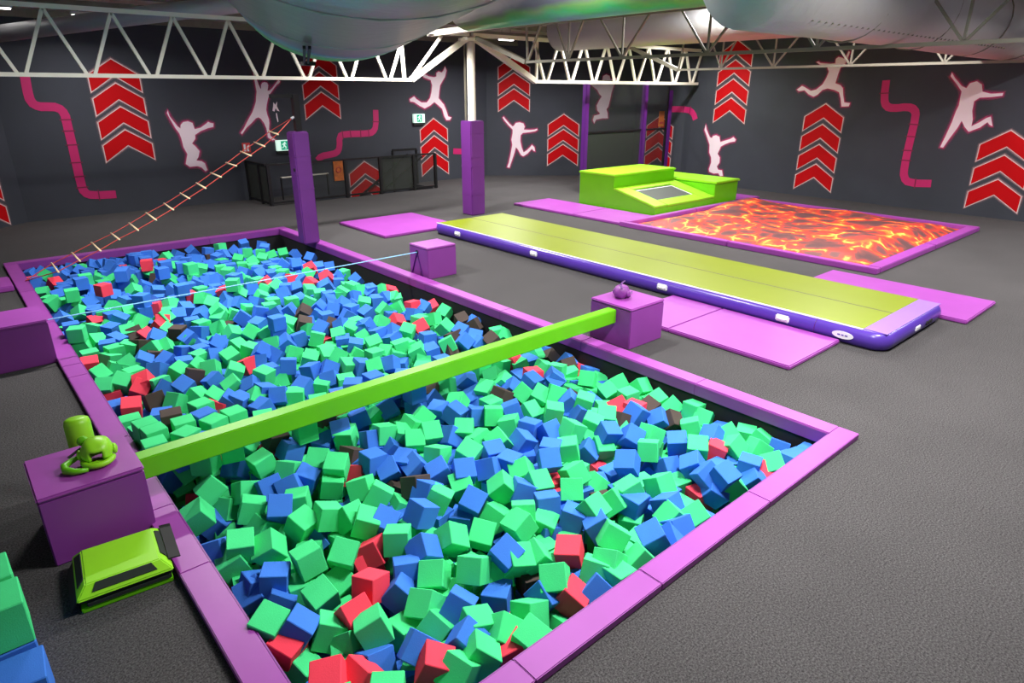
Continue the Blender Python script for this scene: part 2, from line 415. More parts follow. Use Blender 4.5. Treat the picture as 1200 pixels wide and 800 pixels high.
ytruss('thin cream roof truss above the lava pit, farther of the two', 14.0, 10.0, [8.85, 7.6, 6.0, 4.37, 2.7, 1.05], 3.07, 3.70,
       [(10.0, 3.07, 11.6, 3.66, 0.08), (10.0, 3.07, 9.9, 3.70, 0.035)])
t = thing('edge_girder', 'broad pale girder running overhead in front of the column top', 'girder', (0, 0, 0))
bm = bmesh.new(); add_beam(bm, (8.2, 11.9, 3.66), (8.2, 4.15, 3.764), 0.12, 0.10); link('flange', bm, M['cream'], t)
for n in (8.5, 6.9, 5.3):
    for d in (-0.45, 0, 0.45):
        z = 3.66 + (11.9 - n) * 0.0134
        bm = bmesh.new(); add_beam(bm, (8.2, n, z + 0.05), (8.2, n + d, roof_z(n) - 0.05), 0.045, 0.045); link('web_bar', bm, M['cream'], t)
t = thing('column', 'round cream steel column rising out of a tall purple pad', 'column', (9.05, 11.66, 0))
bm = bmesh.new(); add_tube(bm, [(0, 0, 0), (0, 0, 3.62)], 0.088, 20); link('shaft', bm, M['cream'], t, True)
box('cap_plate', -0.2, 0.2, -0.16, 0.16, 3.56, 3.61, M['cream'], t)
bm = bmesh.new(); add_box(bm, -0.015, 0.015, -0.015, 0.015, 2.0, 3.5); o = link('conduit', bm, M['purlin'], t); o.location = (-0.10, 0.09, 0)
t = thing('column_pad', 'tall purple square pad wrapped around the cream column', 'pad', (9.05, 11.66, 0), 0.0, 'tall purple post pads')
box('pad', -0.185, 0.185, -0.185, 0.185, 0.0, 2.0, M['purple_post'], t, 0.02)
for z in (0.45, 1.05, 1.25, 1.75):
    box('strap', -0.187, 0.187, -0.187, 0.187, z, z + 0.008, M['purple_post'], t)
t = thing('post_pad', 'tall purple padded post at the far corner of the foam pit', 'pad', (4.84, 11.06, 0.05), 0.0, 'tall purple post pads')
box('pad', -0.145, 0.145, -0.13, 0.13, 0.002, 1.90, M['purple_post'], t, 0.02)
for z in (0.95, 1.2, 1.5):
    box('strap', -0.148, 0.148, -0.133, 0.133, z, z + 0.006, M['purple_post'], t)
bm = bmesh.new(); add_tube(bm, [(-0.155, -0.05, 1.28), (-0.14, -0.05, 1.28)], 0.03, 12); link('hook_ring', bm, M['black'], t)
t = thing('gallows_post', 'black steel post with a side arm above the purple padded post', 'post', (4.86, 11.06, 0))
box('upright', -0.05, 0.05, -0.05, 0.05, 1.955, 2.54, M['blacksteel'], t)
box('arm', -0.42, -0.05, -0.03, 0.03, 2.48, 2.54, M['blacksteel'], t)

# ---------------------------------------------------------------- ducts
def duct(name, label, pts, r, m, ry=None, seg=28):
    t = thing(name, label, 'duct', (0, 0, 0))
    bm = bmesh.new(); add_tube(bm, pts, r, seg, ry=ry); link('duct_tube', bm, m, t, True)
    return t
def bezier(p0, p1, p2, n):
    p0, p1, p2 = map(Vector, (p0, p1, p2))
    return [p0 * (1 - u) ** 2 + p1 * 2 * u * (1 - u) + p2 * u * u for u in [i / n for i in range(n + 1)]]
d1 = [(0.55, 0.4, 3.5), (1.7, 2.85, 3.5), (3.72, 7.15, 3.5), (3.79, 7.3, 3.5), (3.97, 7.68, 3.58), (4.05, 7.85, 3.75), (4.09, 7.92, 4.25)]
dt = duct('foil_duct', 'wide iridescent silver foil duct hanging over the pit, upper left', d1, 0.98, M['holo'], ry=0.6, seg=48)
bm = bmesh.new()
def ring_pts(c, t, r, n=24, ry=None):
    t = Vector(t).normalized(); s = t.cross(Vector((0, 0, 1))).normalized(); u = s.cross(t)
    return [Vector(c) + s * (r * math.cos(2 * math.pi * k / n)) + u * ((ry or r) * math.sin(2 * math.pi * k / n)) for k in range(n)]
bm.free()
for dx in (-0.02, 0.02):
    bm = bmesh.new(); add_beam(bm, (2.15 + dx, 4.6, 2.875), (3.36 + dx, 7.25, 2.875), 0.02, 0.02); link('hanger_bar', bm, M['black'], dt)
box('bar_clamp', 3.30, 3.41, 7.12, 7.26, 2.85, 2.89, M['black'], dt)
for q in ((1.7, 2.85), (2.7, 4.98), (3.4, 6.47)):
    bm = bmesh.new(); add_tube(bm, ring_pts((q[0], q[1], 3.5), (0.425, 0.905, 0), 0.982, ry=0.602), 0.008, 6, True); link('duct_seam', bm, M['foilgrey'], dt)
t2 = duct('foil_duct', 'long pale grey duct crossing the upper right under the roof', [(5.9, 3.55, 3.62), (9, 3.55, 3.62), (13, 3.6, 3.6), (17.3, 3.7, 3.62)], 0.5, M['foilgrey'])
for x in (8.0, 10.0, 12.2, 14.4):
    bm = bmesh.new(); add_tube(bm, ring_pts((x, 3.57, 3.61), (1, 0, 0), 0.502), 0.01, 5, True); link('duct_seam', bm, M['purlin'], t2)
for k in range(46):
    x = 6.6 + k * 0.14
    bm = bmesh.new(); bmesh.ops.create_cube(bm, size=0.02); o = link('stitch', bm, M['purlin'], t2)
    a = math.radians(232); o.location = (x, 3.56 + 0.503 * math.cos(a), 3.62 + 0.503 * math.sin(a))
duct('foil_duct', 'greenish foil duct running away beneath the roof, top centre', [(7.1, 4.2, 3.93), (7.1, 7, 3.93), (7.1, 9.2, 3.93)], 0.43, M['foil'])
duct('foil_duct', 'tan foil duct running away behind the pale girder', [(11.2, 5.0, 3.84), (11.2, 9, 3.84), (11.2, 11.2, 3.84)], 0.42, M['foilgrey'])
duct('spiral_duct', 'slim silver spiral duct beside the lamps in the upper left', [(0.9, 16.4, 3.45), (3.2, 13.2, 3.75), (5.2, 11.9, 4.05)], 0.14, M['foilgrey'], seg=16)

# ---------------------------------------------------------------- lamps
def lamp(x, y, z, L, label, ax=0):
    t = thing('linear_lamp', label, 'lamp', (x, y, z), ax, 'hall lamps')
    box('housing', -L / 2, L / 2, -0.07, 0.07, 0.0, 0.06, M['lampbody'], t, 0.01)
    box('lamp_tube', -L / 2 + 0.03, L / 2 - 0.03, -0.05, 0.05, -0.02, 0.0, M['tube'], t)
    bm = bmesh.new(); add_beam(bm, (-L * 0.3, 0, 0.06), (-L * 0.3, 0, max(0.1, roof_z(y) - z)), 0.01, 0.01); link('hanger', bm, M['purlin'], t)
    bm = bmesh.new(); add_beam(bm, (L * 0.3, 0, 0.06), (L * 0.3, 0, max(0.1, roof_z(y) - z)), 0.01, 0.01); link('hanger', bm, M['purlin'], t)
LL = ['added unseen hall lamp off to the left above the near box', 'added unseen hall lamp above the right front of the pit', 'added unseen hall lamp above the bare carpet at right', 'added unseen hall lamp above the left middle of the pit',
      'hall lamp hidden above the iridescent foil duct', 'added unseen hall lamp above the near end of the inflatable track', 'added unseen hall lamp above the lava pit behind the grey duct', 'bright lamp seen through the truss webs right of the column',
      'small bright lamp far off above the net frame', 'lamp above the truss near the corner wall, washing it with light', 'small bright lamp beside the slim spiral duct, upper left', 'added unseen hall lamp above the middle of the beam', 'added unseen hall lamp at the far right near the wall']
for (lx, ly, lz, e, ll), lb in zip(LAMPS, LL):
    lamp(lx, ly, lz, ll, lb)
lamp(2.3, 16.3, 3.62, 0.4, 'lowest small lamp beyond the truss in the upper left corner')
lamp(1.5, 15.2, 3.92, 0.5, 'bright lamp at the left edge above the truss')

# ---------------------------------------------------------------- murals (flat paint on the walls)
DD = (D2 - D1).normalized(); ED = (E2 - E1).normalized()
WALLS = {'L': lambda u, z, o: (u, 17.0 - o, z), 'R': lambda u, z, o: (17.4 - o, u, z),
         'D': lambda u, z, o: (D1.x + DD.x * u - 0.647 * o, D1.y + DD.y * u - 0.763 * o, z),
         'E': lambda u, z, o: (E1.x + ED.x * u + 0.647 * o, E1.y + ED.y * u - 0.763 * o, z)}
FIGURES = [
 ('L',[(4.415,2.177),(4.436,2.039),(4.56,1.826),(4.619,1.768),(4.637,1.847),(4.703,1.907),(4.809,1.923),(4.906,1.882),(4.93,1.743),(5.069,1.772),(5.203,1.855),(5.26,1.901),(5.304,1.876),(5.375,1.86),(5.362,1.778),(5.236,1.757),(5.057,1.696),(4.918,1.614),(4.909,1.528),(4.82,1.426),(4.881,1.36),(4.958,1.244),(4.913,1.114),(4.851,1.034),(4.969,1.011),(5.034,0.958),(5.067,0.795),(5.014,0.774),(4.945,0.864),(4.854,0.905),(4.684,0.897),(4.601,0.971),(4.676,1.191),(4.618,1.349),(4.603,1.541),(4.577,1.661),(4.507,1.79),(4.428,1.993),(4.39,2.109)]),
 ('L',[(6.538,3.006),(6.552,2.846),(6.583,2.736),(6.608,2.65),(6.632,2.625),(6.641,2.719),(6.68,2.771),(6.739,2.788),(6.802,2.772),(6.823,2.72),(6.804,2.651),(6.786,2.591),(6.834,2.591),(6.918,2.652),(7.029,2.774),(7.094,2.835),(7.139,2.809),(7.104,2.765),(7.042,2.73),(6.932,2.617),(6.821,2.495),(6.769,2.391),(6.724,2.269),(6.694,2.147),(6.702,2.041),(6.733,1.916),(6.73,1.827),(6.701,1.685),(6.718,1.522),(6.831,1.427),(6.751,1.412),(6.646,1.489),(6.646,1.561),(6.637,1.705),(6.597,1.831),(6.527,1.939),(6.476,1.975),(6.407,1.95),(6.28,1.84),(6.167,1.755),(6.113,1.704),(6.014,1.585),(5.983,1.621),(6.08,1.723),(6.161,1.843),(6.219,1.929),(6.334,2.083),(6.409,2.221),(6.463,2.341),(6.491,2.479),(6.513,2.565),(6.504,2.701),(6.495,2.854),(6.49,2.988)]),
 ('L',[(12.212,3.262),(12.262,3.158),(12.2,2.981),(12.077,2.833),(12.011,2.744),(11.972,2.567),(11.94,2.389),(12.127,2.207),(12.213,2.024),(12.271,1.87),(12.389,1.837),(12.33,1.764),(12.202,1.767),(12.128,1.873),(12.058,2.087),(11.893,2.21),(11.781,2.283),(11.623,2.183),(11.43,2.108),(11.247,2.188),(11.069,2.289),(10.939,2.307),(10.928,2.365),(11.078,2.439),(11.162,2.364),(11.327,2.275),(11.514,2.273),(11.634,2.39),(11.696,2.567),(11.728,2.742),(11.683,2.888),(11.55,2.927),(11.44,2.96),(11.392,3.028),(11.482,3.041),(11.628,2.985),(11.815,2.965),(11.892,2.989),(11.897,3.082),(11.975,3.124),(12.089,3.097),(12.153,3.156)]),
 ('D',[(0.546,1.832),(0.586,1.774),(0.729,1.619),(0.832,1.53),(0.885,1.569),(0.934,1.639),(1.057,1.658),(1.18,1.62),(1.222,1.522),(1.19,1.436),(1.388,1.429),(1.532,1.437),(1.613,1.464),(1.626,1.425),(1.553,1.386),(1.388,1.358),(1.162,1.334),(1.092,1.267),(1.081,1.09),(1.124,0.891),(1.188,0.731),(1.312,0.811),(1.414,0.911),(1.455,0.971),(1.539,0.891),(1.57,0.763),(1.512,0.779),(1.457,0.843),(1.313,0.691),(1.18,0.61),(1.105,0.651),(1,0.831),(0.937,0.891),(0.896,0.731),(0.813,0.489),(0.73,0.246),(0.654,0.266),(0.709,0.408),(0.771,0.691),(0.821,0.97),(0.792,1.129),(0.832,1.326),(0.832,1.436),(0.688,1.58),(0.566,1.716),(0.517,1.801)]),
 ('D',[(3.247,2.848),(3.45,2.811),(3.589,2.849),(3.646,2.924),(3.66,3.035),(3.758,3.08),(3.861,3.036),(3.907,2.924),(4.023,2.999),(4.086,2.962),(4.016,2.775),(3.949,2.549),(3.919,2.36),(3.871,2.131),(3.814,2.055),(3.861,1.939),(3.877,1.785),(3.705,1.784),(3.603,1.765),(3.502,1.745),(3.446,1.629),(3.4,1.726),(3.435,1.861),(3.597,1.9),(3.615,1.939),(3.53,2.016),(3.502,2.169),(3.575,2.322),(3.651,2.436),(3.566,2.511),(3.5,2.624),(3.374,2.718),(3.249,2.792)]),
 ('R',[(8.304,3.283),(8.248,3.296),(8.193,3.259),(7.95,3.236),(7.825,3.241),(7.828,3.342),(7.773,3.384),(7.693,3.367),(7.626,3.336),(7.581,3.42),(7.551,3.504),(7.518,3.489),(7.539,3.362),(7.59,3.221),(7.682,3.136),(7.708,3.021),(7.728,2.875),(7.743,2.787),(7.61,2.742),(7.535,2.669),(7.502,2.522),(7.444,2.345),(7.303,2.332),(7.32,2.258),(7.495,2.249),(7.545,2.433),(7.612,2.58),(7.747,2.634),(7.913,2.669),(8.035,2.633),(8.146,2.518),(8.236,2.472),(8.38,2.533),(8.496,2.624),(8.645,2.602),(8.703,2.639),(8.582,2.731),(8.509,2.701),(8.326,2.609),(8.199,2.639),(8.057,2.759),(7.987,2.907),(7.949,3.054),(7.997,3.143),(8.005,3.187),(8.203,3.221)]),
 ('R',[(11.301,1.698),(11.254,1.557),(11.12,1.349),(11.052,1.324),(11.017,1.383),(10.915,1.412),(10.805,1.372),(10.756,1.226),(10.645,1.267),(10.448,1.33),(10.354,1.387),(10.277,1.321),(10.297,1.268),(10.436,1.243),(10.592,1.182),(10.727,1.103),(10.757,1.012),(10.806,0.902),(10.716,0.8),(10.71,0.656),(10.78,0.542),(10.726,0.455),(10.598,0.448),(10.548,0.299),(10.639,0.28),(10.713,0.358),(10.859,0.334),(11.016,0.375),(11.039,0.447),(10.985,0.635),(11.003,0.78),(11.086,0.919),(11.101,1.135),(11.231,1.38),(11.324,1.537)]),
 ('R',[(5.24,2.986),(5.164,2.884),(4.994,2.713),(4.894,2.668),(4.849,2.769),(4.728,2.807),(4.621,2.74),(4.58,2.601),(4.418,2.558),(4.199,2.575),(4.201,2.52),(4.403,2.491),(4.603,2.479),(4.69,2.405),(4.682,2.207),(4.634,2.037),(4.628,1.893),(4.492,1.984),(4.384,2.073),(4.314,2.103),(4.24,1.908),(4.301,1.934),(4.349,1.989),(4.466,1.871),(4.655,1.776),(4.756,1.877),(4.837,2.002),(4.885,1.854),(4.996,1.613),(5.076,1.417),(5.139,1.425),(5.085,1.639),(5.018,1.967),(4.988,2.2),(4.96,2.316),(4.97,2.487),(4.969,2.601),(5.112,2.77),(5.251,2.913)])]
PIPES = [
 ('L',[(1.888,2.874),(1.864,2.571),(1.874,2.36),(1.986,2.277),(2.132,2.276),(2.323,2.265),(2.417,2.137),(2.412,1.968),(2.418,1.327),(2.408,0.665),(2.438,0.498),(2.57,0.43),(3.034,0.414)]),
 ('L',[(9.788,2.094),(9.77,1.657),(9.656,1.501),(9.465,1.473),(8.759,1.489),(8.613,1.428),(8.597,1.15),(8.506,1.008),(8.301,0.975),(8.025,0.946),(7.915,0.842)]),
 ('L',[(12.424,0.843),(12.755,0.812)]),
 ('R',[(12.55,2.084),(11.941,2.096),(11.75,1.981),(11.671,1.816)]),
 ('R',[(6.568,2.845),(6.542,2.451),(6.459,2.263),(6.281,2.228),(5.991,2.271),(5.83,2.219),(5.771,2.062),(5.792,1.449),(5.789,0.945),(5.756,0.692),(5.613,0.577),(5.148,0.613)])]
def sheet(name, W, poly, off, m, parent=None):
    bm = bmesh.new()
    vs = [bm.verts.new(W(u, z, off)) for u, z in poly]
    f = bm.faces.new(vs); f.normal_update(); bmesh.ops.triangulate(bm, faces=[f])
    return link(name, bm, m, parent)
def halo(name, W, poly, off, width, m, parent):
    """airbrushed rim of paint around a shape, fading outwards"""
    n = len(poly); area = sum(poly[i][0] * poly[(i + 1) % n][1] - poly[(i + 1) % n][0] * poly[i][1] for i in range(n))
    sg = 1 if area > 0 else -1
    outer = []
    for i in range(n):
        a = Vector(poly[i - 1]); b = Vector(poly[i]); c = Vector(poly[(i + 1) % n])
        n1 = Vector(((b - a).y, -(b - a).x)).normalized(); n2 = Vector(((c - b).y, -(c - b).x)).normalized()
        nn = (n1 + n2); nn = nn.normalized() if nn.length > 0.2 else n1
        outer.append(b + nn * sg * width)
    me = bpy.data.meshes.new(name)
    vs = [W(u, z, off) for u, z in poly] + [W(p.x, p.y, off) for p in outer]
    fs = [(i, (i + 1) % n, n + (i + 1) % n, n + i) for i in range(n)]
    me.from_pydata(vs, [], fs); at = me.attributes.new('spray', 'FLOAT', 'POINT')
    at.data.foreach_set('value', [0.75] * n + [0.0] * n)
    me.materials.append(m); o = bpy.data.objects.new(name, me); COL.objects.link(o); o.parent = parent
    return o
FL = ['painted white silhouette of a girl jumping, beside the tall left chevrons', 'painted white silhouette of a man leaping with both arms raised, above the rope ladder',
      'painted white silhouette of a runner high on the wall left of the column', 'painted white silhouette of a girl skipping between two chevrons, right of the column',
      'painted white silhouette seen behind the black net frame', 'painted white silhouette of a runner under the far truss above the lava pit',
      'painted white silhouette of a girl jumping behind the lime trampette block', 'painted white silhouette of a leaping girl near the right edge of the wall']
for (wk, poly), lb in zip(FIGURES, FL):
    t = thing('wall_figure', lb, 'mural', (0, 0, 0)); W = WALLS[wk]
    sheet('figure', W, poly, 0.008, M['figure'], t); halo('halo', W, poly, 0.005, 0.07, M['halo_pink'], t)
def arrow(uc, z0, hw=0.5, k=0.0):
    return [(uc - hw + k, z0 + k * 1.6), (uc, z0 + 0.335 + k * 1.2), (uc + hw - k, z0 + k * 1.6), (uc + hw - k, z0 + 0.365 - k * 0.2), (uc, z0 + 0.69 - k * 1.25), (uc - hw + k, z0 + 0.365 - k * 0.2)]
CHEV = [('L', 3.472, 1.10, 4, 0.48, 'stack of four red chevrons on the left wall beside the pink pipe'), ('L', 8.21, 1.88, 3, 0.48, 'red chevrons high on the wall above the black stair fence'),
        ('L', 11.73, 0.16, 3, 0.49, 'three red chevrons under the green exit sign, left of the column'), ('L', 9.31, -0.43, 2, 0.48, 'two low red chevrons seen through the black stair fence'),
        ('D', 0.87, 1.975, 3, 0.47, 'red chevrons high on the wall just right of the column'), ('D', 2.465, 0.305, 3, 0.46, 'three low red chevrons just left of the black net frame'),
        ('R', 12.93, 0.29, 3, 0.46, 'red chevrons behind the right end of the black net frame'), ('R', 10.57, 1.745, 4, 0.49, 'tall stack of red chevrons crossed by the trusses'),
        ('R', 7.89, 0.157, 4, 0.49, 'four red chevrons on the wall behind the middle of the lava pit'), ('R', 3.89, 0.15, 3, 0.505, 'three large red chevrons at the right edge of the wall'),
        ('E', 0.93, 0.03, 3, 0.48, 'red chevrons at the far left edge, partly out of frame')]
for wk, uc, z0, n, per, lb in CHEV:
    t = thing('chevron_mural', lb, 'mural', (0, 0, 0)); W = WALLS[wk]
    for k in range(n):
        o = sheet('chevron', W, arrow(uc, z0 + k * per, 0.5, 0.016), 0.009, M['red'], t)
        q = arrow(uc, z0 + k * per)
        sheet('outline', W, q, 0.006, M['outline'], o); halo('halo', W, q, 0.004, 0.05, M['halo_white'], o)
PL = ['painted pink pipe zigzagging down the left end of the wall', 'painted pink pipe winding above the black stair fence', 'short painted pink pipe stub beside the column pad',
      'painted pink pipe elbow behind the right post of the net frame', 'painted pink zigzag pipe near the right side of the wall']
for (wk, pts), lb in zip(PIPES, PL):
    t = thing('painted_pipe', lb, 'mural', (0, 0, 0)); W = WALLS[wk]
    hw = 0.085; P0 = [Vector(p) for p in pts]; P = [P0[0]]; Lf = []; Rt = []
    for i in range(1, len(P0) - 1):                      # round the painted elbows
        P += [P0[i].lerp(P0[i - 1], 0.28), P0[i].lerp(P0[i + 1], 0.28)]
    P.append(P0[-1])
    for i, p in enumerate(P):
        a = (p - P[i - 1]).normalized() if i else None; b = (P[i + 1] - p).normalized() if i < len(P) - 1 else None
        d = (a + b).normalized() if a and b else (a or b)
        s = min(1.35, 1 / max(0.4, (d.dot(a) if a else 1))) * hw
        nrm = Vector((-d.y, d.x)); Lf.append(p + nrm * s); Rt.append(p - nrm * s)
    bm = bmesh.new()
    for i in range(len(P) - 1):
        add_poly(bm, [W(q.x, q.y, 0.006) for q in (Lf[i], Lf[i + 1], Rt[i + 1], Rt[i])])
    link('pipe', bm, M['pink'], t)
    for i in range(1, len(P) - 1):
        if (P[i + 1] - P[i]).length > 0.22 or (P[i] - P[i - 1]).length > 0.22:
            d = (P[i + 1] - P[i]).normalized() if (P[i + 1] - P[i]).length > 0.22 else (P[i] - P[i - 1]).normalized()
            nrm = Vector((-d.y, d.x)); c = P[i]
            bm = bmesh.new()
            add_poly(bm, [W(q.x, q.y, 0.008) for q in (c + nrm * 0.12 + d * 0.012, c - nrm * 0.12 + d * 0.012, c - nrm * 0.12 - d * 0.012, c + nrm * 0.12 - d * 0.012)])
            link('pipe_joint', bm, M['pinkdk'], t)

# ---------------------------------------------------------------- signs
def run_man(parent, y, cx, cz, s, m):
    poly = [(0.0, 0.42), (0.1, 0.5), (0.2, 0.42), (0.12, 0.34), (0.3, 0.2), (0.26, 0.12), (0.1, 0.2), (0.06, 0.0), (0.24, -0.16), (0.2, -0.48), (0.1, -0.48), (0.12, -0.2), (-0.06, -0.12), (-0.2, -0.34), (-0.4, -0.34), (-0.4, -0.24), (-0.24, -0.24), (-0.12, 0.02), (-0.1, 0.16), (-0.24, 0.06), (-0.36, 0.14), (-0.3, 0.2), (-0.1, 0.3)]
    return sheet('running_figure', lambda u, z, o: (u, y, z), [(cx + a * s, cz + b * s) for a, b in poly], 0, m, parent)
for x0, x1, z0, z1, lb in ((10.99, 11.37, 1.72, 1.96, 'green and white emergency exit sign above the red chevrons'), (6.82, 7.22, 1.15, 1.41, 'green exit sign just left of the padded corner post')):
    t = thing('exit_sign', lb, 'sign', (0, 0, 0))
    box('sign_box', x0, x1, 16.92, 16.995, z0, z1, M['sign_white'], t)
    box('lower_edge', x0, x1, 16.93, 16.995, z0 - 0.07, z0, M['black'], t)
    c = (x0 + x1) / 2
    sheet('green_field', lambda u, z, o: (u, 16.915, z), [(c - 0.09, z0 + 0.02), (c + 0.09, z0 + 0.02), (c + 0.09, z1 - 0.02), (c - 0.09, z1 - 0.02)], 0, M['sign_green'], t)
    run_man(t, 16.91, c, (z0 + z1) / 2, 0.18, M['sign_white'])
t = thing('fire_sign', 'small red and white fire hose sign behind the rope ladder', 'sign', (0, 0, 0))
box('plate', 5.97, 6.17, 16.975, 16.995, 1.15, 1.38, M['signred'], t)
sheet('emblem', lambda u, z, o: (u, 16.97, z), [(6.0, 1.18), (6.05, 1.18), (6.05, 1.35), (6.0, 1.35)], 0, M['white'], t)
sheet('emblem', lambda u, z, o: (u, 16.97, z), [(6.08, 1.3), (6.14, 1.34), (6.14, 1.3), (6.11, 1.24), (6.13, 1.18), (6.08, 1.18)], 0, M['white'], t)
t = thing('notice', 'orange safety notice behind the black stair fence', 'notice', (0, 0, 0))
box('plate', 8.35, 8.63, 16.97, 16.995, 0.27, 0.80, M['orange'], t)
bm = bmesh.new(); add_tube(bm, [(8.49 + 0.07 * math.cos(a / 12 * 2 * math.pi), 16.965, 0.56 + 0.07 * math.sin(a / 12 * 2 * math.pi)) for a in range(12)], 0.012, 6, True); link('emblem', bm, M['signred'], t)
t = thing('notice', 'orange safety notice fixed in the right bay of the net frame', 'notice', (0, 0, 0))
box('plate', 16.42, 16.66, 12.25, 12.262, 1.62, 2.05, M['orange'], t)
box('text_block', 16.45, 16.63, 12.245, 12.25, 1.70, 1.76, M['signred'], t)
t = thing('small_figure_print', 'tiny white standing figure print right of the leaping man', 'mural', (0, 0, 0))
WP = WALLS['L']
sheet('print', WP, [(6.90, 2.32), (6.94, 2.26), (7.0, 2.34), (6.98, 2.22), (7.03, 2.1), (6.97, 2.12), (6.94, 2.18), (6.90, 2.1), (6.85, 2.12), (6.88, 2.22)], 0.006, M['figure'], t)
sheet('print', WP, [(6.93, 2.06), (6.96, 2.06), (6.97, 1.86), (6.95, 1.84), (6.93, 1.95)], 0.006, M['figure'], t)

# ---------------------------------------------------------------- stair fence and stair rails
t = thing('stair_fence', 'black steel and mesh fence around the stairwell by the back wall', 'fence', (0, 0, 0))
for x in (6.02, 8.02, 9.03, 10.08, 10.8):
    box('post', x - 0.035, x + 0.035, 15.62, 15.69, 0, 0.96, M['blacksteel'], t)
for y in (16.1, 16.9):
    box('post', 5.95, 6.02, y - 0.035, y + 0.035, 0, 0.96, M['blacksteel'], t)
for z in (0.04, 0.93):
    box('rail', 6.0, 10.8, 15.635, 15.675, z, z + 0.045, M['blacksteel'], t)
    box('rail', 5.96, 6.01, 15.65, 16.95, z, z + 0.045, M['blacksteel'], t)
for a, b, mm in ((8.06, 9.0, 'net_light'), (9.07, 10.05, 'net'), (10.11, 10.78, 'net_light'), (7.0, 7.98, 'net_light')):
    bm = bmesh.new(); add_poly(bm, [(a, 15.655, 0.09), (b, 15.655, 0.09), (b, 15.655, 0.92), (a, 15.655, 0.92)]); link('mesh_panel', bm, M[mm], t)
bm = bmesh.new(); add_poly(bm, [(5.985, 15.69, 0.09), (5.985, 16.9, 0.09), (5.985, 16.9, 0.92), (5.985, 15.69, 0.92)]); link('mesh_panel', bm, M['net'], t)
t = thing('stair_handrail', 'black sloping handrails of the stairs behind the mesh fence', 'handrail', (0, 0, 0))
for y in (16.0, 16.75):
    beam('rail', (8.7, y, -0.35), (10.6, y, 0.86), 0.04, 0.05, M['blacksteel'], t)
beam('rail', (10.1, 16.75, 1.0), (10.9, 16.75, 1.0), 0.05, 0.06, M['blacksteel'], t)
for x in (10.1, 10.9):
    box('post', x - 0.025, x + 0.025, 16.72, 16.78, 0.0 if x > 10.8 else -2.0, 1.0, M['blacksteel'], t)
t = thing('back_rail', 'thin pale rail behind the left end of the stair fence', 'handrail', (0, 0, 0))
beam('rail', (6.6, 16.4, 0.55), (7.9, 16.4, 0.56), 0.03, 0.03, M['cream'], t)
box('post', 7.85, 7.88, 16.38, 16.42, 0, 0.56, M['blacksteel'], t)
box('post', 6.6, 6.63, 16.38, 16.42, 0, 0.56, M['blacksteel'], t)

# ---------------------------------------------------------------- net frame behind the trampette block
t = thing('net_frame', 'tall black net in a purple post frame behind the lime trampette block', 'net frame', (0, 12.2, 0))
for x, z in ((13.2, 2.84), (15.62, 2.86), (16.78, 2.62)):
    box('post', x - 0.07, x + 0.07, -0.07, 0.07, 0, z, M['violet'], t, 0.015)
box('top_rail', 13.28, 16.75, -0.02, 0.02, 2.80, 2.86, M['blacksteel'], t)
box('mid_rail', 13.28, 15.53, -0.02, 0.02, 1.54, 1.59, M['blacksteel'], t)
box('mid_rail', 15.71, 16.7, -0.02, 0.02, 1.54, 1.59, M['blacksteel'], t)
box('side_rail', 16.66, 16.72, -0.04, 0.02, 0, 2.84, M['blacksteel'], t)
bm = bmesh.new(); add_poly(bm, [(13.28, 0, 1.59), (15.53, 0, 1.59), (15.53, 0, 2.8), (13.28, 0, 2.8)]); link('netting', bm, M['net_light'], t)
bm = bmesh.new(); add_poly(bm, [(13.28, 0, 0), (15.53, 0, 0), (15.53, 0, 1.54), (13.28, 0, 1.54)]); link('netting', bm, M['net'], t)
bm = bmesh.new(); add_poly(bm, [(15.71, 0, 0), (16.66, 0, 0), (16.66, 0, 2.8), (15.71, 0, 2.8)]); link('netting', bm, M['net_light'], t)

# ================================================================ FOAM PIT
rim = thing('purple_surround', 'purple padded rim running all round the foam pit', 'rim', (0, 0, 0))
RH = 0.05
def pads(axis, cuts, a0, a1, inner):
    for s0, s1 in zip(cuts[:-1], cuts[1:]):
        g = 0.001
        if axis == 'y':
            p = box('rim_pad', a0, a1, s0 + g, s1 - g, 0.0, RH, M['purple'], rim, 0.005)
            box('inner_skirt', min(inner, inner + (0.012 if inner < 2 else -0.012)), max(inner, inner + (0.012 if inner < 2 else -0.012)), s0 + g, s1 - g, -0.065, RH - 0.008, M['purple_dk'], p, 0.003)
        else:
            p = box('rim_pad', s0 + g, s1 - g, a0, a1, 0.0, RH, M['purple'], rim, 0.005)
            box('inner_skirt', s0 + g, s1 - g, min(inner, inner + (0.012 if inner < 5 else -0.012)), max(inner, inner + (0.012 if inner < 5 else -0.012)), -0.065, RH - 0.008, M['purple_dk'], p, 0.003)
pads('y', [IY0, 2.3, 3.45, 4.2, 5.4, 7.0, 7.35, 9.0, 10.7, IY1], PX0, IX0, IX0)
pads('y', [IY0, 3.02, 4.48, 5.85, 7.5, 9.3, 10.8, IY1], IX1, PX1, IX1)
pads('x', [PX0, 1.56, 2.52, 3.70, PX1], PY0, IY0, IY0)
pads('x', [PX0, 2.1, 3.6, PX1], IY1, PY1, IY1)

